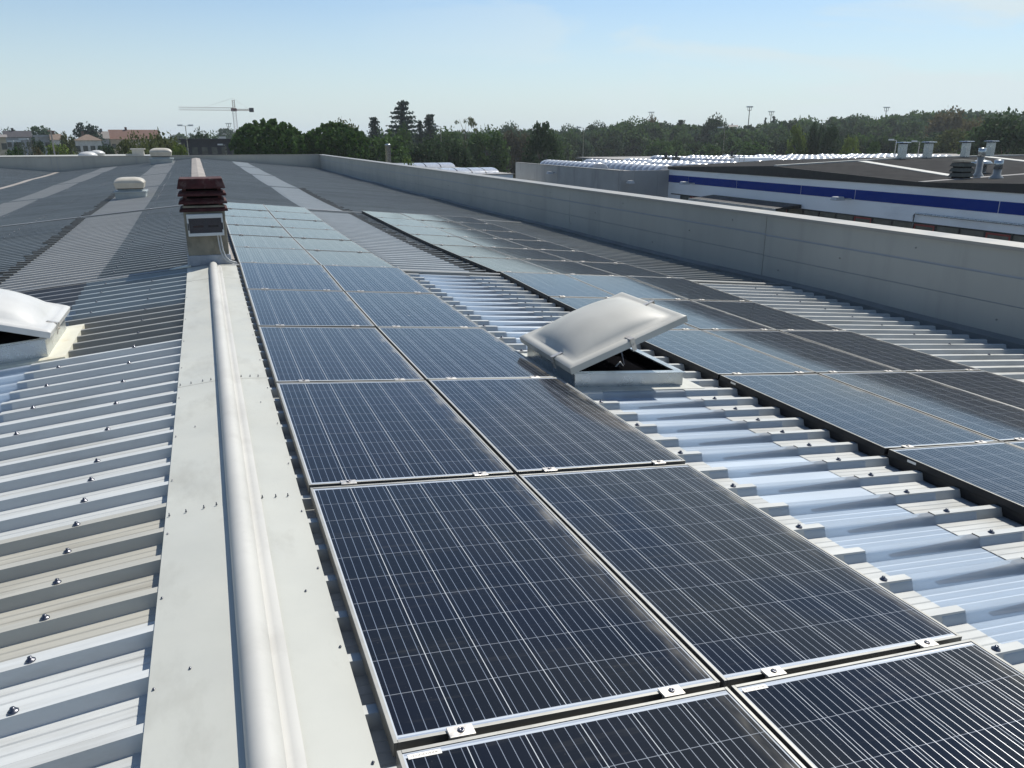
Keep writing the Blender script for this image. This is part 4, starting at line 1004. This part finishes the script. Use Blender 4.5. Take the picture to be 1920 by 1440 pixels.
def crown(kind,n):
    out=[]
    if kind=='broad' or kind=='bush' or kind=='column':
        K={'broad':46,'bush':26,'column':40}[kind]; c=[];r=[]
        while len(c)<K:
            p=ball(1)[0]*nrg.uniform(.35,1)**.5; z=.55+p[2]*.42
            w=.40 if kind!='column' else .36
            prof_=1-.35*max(0,(z-.6)/.4) if kind!='bush' else 1
            if kind=='column': prof_=.9+.1*math.sin(z*9)
            c.append((p[0]*w*prof_,p[1]*w*prof_,max(.1,z))); r.append(nrg.uniform(.07,.145))
        for ci,ri in zip(c,r):
            m=int(n/K); d=ball(m)*nrg.uniform(.55,1.05,(m,1)); d[:,2]*=.8
            out.append(quads(np.array(ci)+d*ri,np.full(m,.024)))
        m=n//7; d=ball(m)*nrg.uniform(.70,1.0,(m,1)); out.append(quads(np.stack([d[:,0]*.47,d[:,1]*.47,.56+d[:,2]*.44],1),np.full(m,.026)))
    elif kind=='pine':
        K=300
        for _ in range(K):
            d=ball(1)[0]; d[2]=d[2] if d[2]>-.35 else -.35*nrg.uniform(.2,1); rr=nrg.uniform(.90,1)
            ci=np.array((d[0]*.47*rr,d[1]*.47*rr,.52+d[2]*(.42 if d[2]>0 else .5)*rr)); m=int(n/K)
            dd=ball(m)*nrg.uniform(.3,1,(m,1))*np.array((.030,.030,.055)); out.append(quads(ci+dd,np.full(m,.020),(0,0,1),.9))
        m=n//4; d=ball(m)*nrg.uniform(.5,.88,(m,1)); d[:,2]=np.maximum(d[:,2],-.3); out.append(quads(np.stack([d[:,0]*.46,d[:,1]*.46,.52+d[:,2]*.44],1),np.full(m,.026)))
    elif kind in('cedar','conifer'):
        T=15 if kind=='cedar' else 22
        for i in range(T):
            z=.10+.88*i/T; R=(.50*(1-z)**.75+.015) if kind=='cedar' else .46*(1-z)**.8+.02
            nb=int(9+8*(1-z))
            for b in range(nb):
                an=nrg.uniform(0,6.283); L_=R*nrg.uniform(.62,1.1); m=max(6,int(n/(T*13)))
                t=nrg.uniform(.12,1,m)**.75; sag=(.05 if kind=='cedar' else -.10)*t
                cx=np.cos(an)*t*L_+nrg.normal(0,.018,m); cy=np.sin(an)*t*L_+nrg.normal(0,.018,m); cz=z+sag*L_*1.5+nrg.normal(0,.010,m)
                out.append(quads(np.stack([cx,cy,cz],1),np.full(m,.018),(math.cos(an),math.sin(an),.1),.7))
        m=n//6; z=nrg.uniform(.08,.95,m); a=nrg.uniform(0,6.28,m); R=.2*(1-z)*nrg.uniform(0,1,m); out.append(quads(np.stack([R*np.cos(a),R*np.sin(a),z],1),np.full(m,.022)))
    elif kind=='sparse':
        for _ in range(15):
            d=ball(1)[0]; ci=np.array((d[0]*.42,d[1]*.42,.80+d[2]*.17)); m=n//40; dd=ball(m)*nrg.uniform(.3,1,(m,1))*np.array((.10,.10,.035)); out.append(quads(ci+dd,np.full(m,.014)))
        m=n//3; z=nrg.uniform(.1,.62,m); a=nrg.uniform(0,6.28,m); R=.17*nrg.uniform(0,1,m)**.5; out.append(quads(np.stack([R*np.cos(a),R*np.sin(a),z],1),np.full(m,.020)))
    q=np.concatenate(out); return q
def quad_mesh(name,q,mat):
    n=len(q); me=bpy.data.meshes.new(name); me.vertices.add(n*4); me.vertices.foreach_set('co',q.reshape(-1).astype(np.float32)); me.loops.add(n*4); me.loops.foreach_set('vertex_index',np.arange(n*4,dtype=np.int32)); me.polygons.add(n); me.polygons.foreach_set('loop_start',np.arange(0,n*4,4,dtype=np.int32)); me.polygons.foreach_set('loop_total',np.full(n,4,np.int32)); me.update(calc_edges=True); me.materials.append(mat); return me
CR={}
for k_,nq,seeds in (('broad',5200,3),('bush',2600,2),('column',4200,2),('pine',15000,2),('cedar',5200,1),('conifer',4200,2),('sparse',2600,1)):
    CR[k_]=[quad_mesh('crown',crown(k_,nq),M['leaf_mid']) for _ in range(seeds)]
def trunk_mesh(kind):
    mb=MB(); top={'pine':.55,'cedar':.97,'conifer':.95,'sparse':.8}.get(kind,.6)
    mb.tube([(0,0,0),(.01,.0,top*.3),(-.01,.01,top*.65),(0,0,top)],[.035,.026,.018,.006],7)
    if kind not in('cedar','conifer','column'):
        for q in range(7):
            an=q*2.4; z=top*(.45+.07*q); mb.tube([(0,0,z),(.13*math.cos(an),.13*math.sin(an),z+.14),(.30*math.cos(an),.30*math.sin(an),z+.26 if kind!='pine' else z+.2)],[.012,.008,.003],5)
    me=mb.build('trunk','bark'); d=me.data; bpy.data.objects.remove(me); return d
TR={k_:trunk_mesh(k_) for k_ in CR}
trg=random.Random(11)
def tree(kind,px,ty,wpx,D,leaf,label,name='tree',squash=None,zbase=GZ):
    b=at(px,257,D); zt=at(px,ty,D)[2]; h=zt-zbase; w=wpx/FPX*D/_persp(px)
    o=thing(name,label,'tree' if name!='bush' else 'bush',(b[0],b[1],zbase),rz=trg.uniform(0,6.28),group='trees and bushes around the industrial estate')
    c=bpy.data.objects.new('crown',CR[kind][trg.randrange(len(CR[kind]))]); COL.objects.link(c); c.parent=o
    k={'pine':.97,'cedar':.56,'conifer':.58,'column':.82,'bush':.95,'broad':.95,'sparse':.95}[kind]
    zlo={'pine':.34}.get(kind,0)
    c.scale=(w/k,w/k,h*(1-zlo)/1.0); c.location=(0,0,h*zlo)
    c.material_slots[0].link='OBJECT'; c.material_slots[0].material=M['leaf_'+leaf]
    t=bpy.data.objects.new('trunk',TR[kind]); COL.objects.link(t); t.parent=o; t.scale=(w*.9,w*.9,h*.98)
    return o
def _persp(px): return math.hypot(1,(px-960)/FPX)
TL=[
('broad',15,238,48,270,'far','round green tree behind the slate roofed house'),
('broad',76,235,75,280,'far','wide pale green tree behind the flat grey house'),
('column',165,227,51,240,'conifer','dark oval evergreen behind the white hipped house'),
('bush',38,263,41,170,'dark','dark round bush before the slate roofed house'),
('bush',70,262,36,165,'dark','dark bush in front of the flat grey house'),
('column',124,248,29,175,'olive','small olive tree between the brown gable house and the hipped house'),
('bush',104,268,75,140,'yellow','bright green hedge bush left of the white hipped house','bush'),
('bush',62,272,31,130,'brown','rusty brown shrub near the left street lamps','bush'),
('bush',20,276,48,130,'mid','low green shrub at the far left above the rear hall','bush'),
('bush',195,271,63,140,'dark','dark low shrub right of the white hipped house','bush'),
('broad',252,245,80,120,'olive','loose olive tree in front of the red roof'),
('broad',305,240,85,118,'olive','tall olive tree left of the double-armed street lamp'),
('bush',278,262,97,105,'olive','wide olive thicket in front of the taller olive trees','bush'),
('bush',335,268,43,110,'yellow','yellow green shrub at the foot of the street lamp','bush'),
('broad',374,238,44,175,'dark','dark tree just right of the street lamp'),
('broad',398,244,34,190,'mid','green tree between the dark hall and the crane'),
('broad',425,239,50,420,'far','hazy far tree under the crane mast'),
('pine',503,219,136,112,'pine','big left umbrella pine with rounded crown'),
('pine',629,226,130,114,'pine','big right umbrella pine behind the parapet corner'),
('bush',565,262,60,118,'mid','green bush between the two umbrella pines','bush'),
('broad',648,219,74,170,'olive','olive tree rising behind the right umbrella pine'),
('conifer',703,215,46,210,'conifer','small dark pointed conifer left of the cedar'),
('cedar',757,183,66,215,'conifer','tall dark cedar with layered branches'),
('conifer',806,209,54,215,'conifer','dark broad conifer right of the cedar'),
('conifer',788,222,26,212,'conifer','slim dark conifer tucked between the cedar and the broad conifer'),
('broad',725,241,100,115,'mid','round green tree behind the flue pipe'),
('broad',758,230,36,160,'mid','small round tree at the foot of the cedar'),
('bush',762,292,44,80,'yellow','low yellow green shrub right of the flue pipe','bush'),
('broad',798,253,84,125,'dark','dark spreading tree, left half of the low thicket below the conifers'),
('broad',850,252,76,128,'dark','dark spreading tree, right half of the low thicket below the conifers'),
('sparse',872,216,46,175,'olive','lanky sparse-topped tree right of the dark conifers'),
('broad',840,236,76,190,'mid','mid green tree behind the lanky sparse tree'),
('broad',914,233,88,150,'mid','broad green tree above the low workshop'),
('broad',955,226,50,330,'far','hazy far tree between the broad green tree and the dark big tree'),
('broad',966,238,66,180,'red','dull reddish tree left of the dark big tree'),
('broad',1016,226,72,135,'dark','big dark tree left of the precast hall'),
('bush',1048,264,30,200,'mid','green bush at the edge of the field beside the big dark tree','bush'),
('broad',1067,231,52,320,'far','pale round tree right of the big dark tree'),
('broad',1119,225,50,330,'dark','dark round-topped tree behind the tall street lamp'),
('bush',1117,275,30,215,'dark','left of two dark round bushes in the dry field','bush'),
('bush',1146,277,30,212,'dark','right of two dark round bushes in the dry field','bush'),
('broad',1188,217,74,320,'mid','tall full tree left of the brown topped tree'),
('broad',1218,214,40,345,'brown','brown topped tree above the woodland'),
('broad',1238,258,64,215,'mid','round green tree at the right end of the dry field'),
('conifer',1275,221,40,330,'dark','dark pointed tree above the woodland right of the brown topped tree'),
('broad',1340,211,52,300,'dark','spiky dark tree standing out left of the floodlight masts'),
('conifer',1432,217,12,340,'conifer','thin young conifer left of the short floodlight mast'),
('conifer',1448,214,20,335,'conifer','small dark conifer behind the short floodlight mast'),
('column',1495,234,36,170,'yellow','bright yellow green columnar tree'),
('column',1530,229,36,172,'dark','left of a pair of dark columnar trees'),
('column',1557,232,36,168,'dark','right of a pair of dark columnar trees'),
('bush',1597,254,42,165,'yellow','bright green bush right of the dark columnar pair','bush'),
('bush',1643,262,30,170,'mid','round green bush left of the roof ducts','bush'),
('bush',1260,272,50,200,'mid','low green bush above the barrel skylights, left of the lamp','bush'),
('bush',1330,266,56,195,'mid','low round bush left of the street lamp','bush'),
('bush',1420,262,80,190,'mid','wide low bush below the floodlight masts','bush'),
('broad',1775,198,80,300,'brown','golden brown crowned tree on the right skyline'),
('broad',1830,215,76,260,'brown','rusty brown tree right of the golden crowned tree'),
('broad',1790,240,90,190,'olive','olive tree behind the rightmost roof ducts'),
('broad',1885,203,120,150,'dark','very large dark tree at the right picture edge'),
('broad',1850,228,90,180,'mid','green tree left of the very large dark tree'),
]
for t_ in TL: tree(*t_[:7],name=t_[7] if len(t_)>7 else 'tree')
def wood(label,profile,D0,D1,count,leafs,seed,name='woodland',lo=None):
    r=random.Random(seed); xs=[p[0] for p in profile]; ys=[p[1] for p in profile]; by={}
    for i in range(count):
        px=xs[0]+(xs[-1]-xs[0])*(i+r.random())/count; ty=np.interp(px,xs,ys)+abs(r.gauss(0,5))+ (r.random()**2)*(lo or 22); D=D0+(D1-D0)*(1-(ty-min(ys))/60.)*.6+r.uniform(0,.4)*(D1-D0)
        b=at(px,257,D); h=at(px,ty,D)[2]-GZ; 
        if h<3: continue
        w=h*r.uniform(.62,1.0); src=CR[r.choice(['broad','broad','broad','column','bush'])]; me=src[r.randrange(len(src))]
        nv=len(me.vertices); co=np.empty(nv*3,np.float32); me.vertices.foreach_get('co',co); q=co.reshape(-1,4,3).copy()
        q=q[r.randrange(2)::2]; c=q.mean(1,keepdims=True); q=c+(q-c)*1.6
        an=r.uniform(0,6.28); ca,sa=math.cos(an),math.sin(an); x=q[...,0]*ca-q[...,1]*sa; y=q[...,0]*sa+q[...,1]*ca
        q[...,0]=x*w+b[0]; q[...,1]=y*w+b[1]; q[...,2]=q[...,2]*h+GZ
        by.setdefault(r.choice(leafs),[]).append(q)
    allq=np.concatenate([q for k in by for q in by[k]]); mi=np.concatenate([np.full(sum(len(q) for q in by[k]),i,np.int32) for i,k in enumerate(by)])
    me=quad_mesh(name,allq,M['leaf_'+list(by)[0]])
    for k in list(by)[1:]: me.materials.append(M['leaf_'+k])
    me.polygons.foreach_set('material_index',mi); o=bpy.data.objects.new(name,me); COL.objects.link(o); tag(o,label,'woodland',kind='stuff'); return o
wood('mixed green woodland forming the skyline on the right',[(1030,238),(1100,236),(1160,228),(1200,222),(1260,226),(1320,226),(1370,234),(1450,224),(1500,218),(1560,215),(1620,212),(1690,212),(1740,205),(1775,200),(1830,207),(1880,206),(1960,200)],260,420,190,['mid','far','dark','mid'],3)
wood('lower front belt of woodland on the right',[(1240,262),(1330,258),(1420,252),(1500,250),(1600,246),(1700,246),(1800,240),(1960,236)],190,260,80,['mid','dark'],8,lo=14)
wood('distant woodland behind the houses and pines',[(-40,250),(60,250),(200,252),(330,248),(440,250),(560,245),(700,244),(800,240),(900,240),(1050,240)],380,600,90,['far','far','mid'],5,lo=10)
wood('belt of trees behind the low workshop',[(660,250),(760,246),(860,243),(960,241),(1050,243)],190,300,90,['mid','dark','dark','far'],6,lo=14)
wood('scrub along the dry field',[(1030,284),(1100,288),(1160,288),(1220,286),(1290,284)],300,360,40,['olive','yellow','mid'],7,'scrub',lo=6)
# ------------------------------------------------------------------ CRANE, MASTS, LAMPS
M['crane']=surf('crane_paint_hazed',(.60,.55,.56),.6,0,.2,1); M['cranered']=surf('crane_red',(.22,.10,.09),.6,0,.2,1)  # crane paint paled to grey-pink: distance haze put into the colour
def lattice(mb,a,b,w,n,r):
    a,b=Vector(a),Vector(b); d=(b-a).normalized(); s=d.cross(Vector((0,0,1))) if abs(d.z)<.9 else d.cross(Vector((0,1,0))); s.normalize(); t=d.cross(s); c=[s*w/2+t*w/2,s*w/2-t*w/2,-s*w/2-t*w/2,-s*w/2+t*w/2]
    for q in c: mb.tube([a+q,b+q],r,4,False)
    for i in range(n):
        p0=a+(b-a)*i/n; p1=a+(b-a)*(i+1)/n
        for k in range(4): mb.tube([p0+c[k],p1+c[(k+1)%4]],r*.6,4,False)
DC=330; top=at(438.5,184,DC); jb=at(439,206,DC); o=thing('tower_crane','tower crane with a long jib against the sky, left of the umbrella pines','crane',(jb[0],jb[1],GZ))
rgt=Vector((_R[0],_R[1],0)); jx=Vector((jb[0],jb[1],jb[2]))
mpx=DC/FPX
mb=MB(); lattice(mb,(jb[0],jb[1],GZ),jx,1.2,22,.07); loc(mb,o,'mast','crane',o)
mb=MB(); lattice(mb,jx+Vector((0,0,.3)),jx+rgt*-92*mpx+Vector((0,0,.5)),1.0,26,.055); loc(mb,o,'jib','crane',o)
mb=MB(); lattice(mb,jx,jx+rgt*27*mpx,.5,8,.07); loc(mb,o,'counter_jib','cranered',o)
mb=MB(); p=jx+rgt*29*mpx; mb.box((p.x-.8,p.y-.6,p.z-.8),(p.x+.8,p.y+.6,p.z+.7)); loc(mb,o,'counterweight','darkhall',o)
mb=MB(); lattice(mb,jx,Vector((jb[0],jb[1],top[2]-.6)),.8,5,.07); mb.box((jb[0]-1.1,jb[1]-.6,jb[2]-.5),(jb[0]+.9,jb[1]+.6,jb[2]+.6)); loc(mb,o,'tower_head','cranered',o)
mb=MB(); tp=Vector((jb[0],jb[1],top[2])); mb.tube([tp,jx+rgt*-52*mpx+Vector((0,0,.8))],.03,4); mb.tube([tp,jx+rgt*26*mpx],.03,4); loc(mb,o,'tie_rods','crane',o)
def lamp_post(px,yt,D,label,heads=1):
    b=at(px,257,D); zt=at(px,yt,D)[2]; o=thing('street_lamp',label,'street lamp',(b[0],b[1],GZ),group='street lamps around the estate'); r=.045*D/90
    mb=MB(); mb.tube([(b[0],b[1],GZ),(b[0],b[1],zt)],[r*1.3,r*.8],8); loc(mb,o,'pole','galv',o)
    for s in ((-1,1) if heads==2 else (-1,)):
        e=Vector((b[0],b[1],zt))+rgt*s*.006*D; mb=MB(); mb.box((e.x-.0028*D,e.y-.15,e.z-.02),(e.x+.0028*D,e.y+.15,e.z+.0014*D)); loc(mb,o,'lamp_head','boxplastic',o)
        mb=MB(); mb.tube([(b[0],b[1],zt),tuple(e)],r*.6,6); loc(mb,o,'arm','galv',o)
lamp_post(350,236,95,'double-headed street lamp rising above the olive trees, left of the dark tree',2)
lamp_post(421,272,110,'short white-headed street lamp in front of the dark hall')
lamp_post(1094,240,175,'tall street lamp standing before the dry field')
lamp_post(1358,240,165,'tall street lamp rising above the barrel skylights, below the spiky dark tree')
lamp_post(1682,263,120,'street lamp head just above the leftmost roof duct'); lamp_post(1726,266,118,'street lamp head between the two leftmost roof ducts')
lamp_post(827,237,180,'faint street lamp in front of the dark conifers')
for px,la in ((29,'leftmost'),(42,'second'),(51,'third'),(57,'rightmost')): lamp_post(px,266 if px<45 else 262,130,'%s of four small lamps at the far left, before the dark bushes'%la)
b=at(97,257,125); o=thing('antenna_mast','thin red and white antenna mast before the flat grey house','mast',(b[0],b[1],GZ)); zt=at(97,245,125)[2]
mb=MB(); mb.tube([(b[0],b[1],GZ),(b[0],b[1],zt)],.10,7); loc(mb,o,'pole','crane',o); mb=MB(); mb.tube([(b[0]-.35,b[1],zt-.05),(b[0]+.5,b[1],zt-.05)],.06,6); loc(mb,o,'crossbar','cranered',o)
def flood(px,yt,D,label):
    b=at(px,257,D); zt=at(px,yt,D)[2]; o=thing('floodlight_mast',label,'floodlight mast',(b[0],b[1],GZ),group='floodlight masts above the woodland'); m=D/FPX
    mb=MB(); mb.tube([(b[0],b[1],GZ),(b[0],b[1],zt)],[.25,.14],7); loc(mb,o,'pole','pot',o)
    mb=MB(); q=Vector((b[0],b[1],zt)); 
    for s in (-1,1): mb.tube([q+rgt*s*3*m-Vector((0,0,5*m)),q+rgt*s*3*m],.09,5)
    mb.tube([q-rgt*3*m-Vector((0,0,5*m)),q+rgt*3*m-Vector((0,0,5*m))],.09,5); mb.tube([q-rgt*5*m,q+rgt*5*m],.09,5); loc(mb,o,'crosshead','pot',o)
    for s in (-4.2,-1.4,1.4,4.2):
        p=q+rgt*s*m; mb=MB(); mb.box((p.x-.25,p.y-.2,p.z-.1),(p.x+.25,p.y+.2,p.z+.35)); loc(mb,o,'lamp','boxplastic',o)
flood(1401,201,330,'tallest floodlight mast, at the dip in the skyline'); flood(1442,210,390,'shorter floodlight mast beside the small dark conifer'); flood(1655,202,400,'floodlight mast top above the right woodland'); flood(1219,211,420,'small mast head above the brown topped tree'); flood(431,232,420,'tiny mast head under the crane jib, left of the crane mast')

# ------------------------------------------------------------------ HAZE
HAZE=0.00022
if HAZE:
    m=bpy.data.materials.new('haze'); m.use_nodes=True; n=m.node_tree; n.nodes.clear(); o_=n.nodes.new('ShaderNodeOutputMaterial'); v=n.nodes.new('ShaderNodeVolumePrincipled')
    v.inputs['Color'].default_value=(.86,.93,1.,1); v.inputs['Density'].default_value=HAZE; v.inputs['Anisotropy'].default_value=.2; n.links.new(v.outputs[0],o_.inputs['Volume'])
    M['haze']=m; mb=MB(); mb.box((-1850,-650,GZ-1),(2250,3050,26)); o=mb.build('haze','haze'); o['kind']='stuff'
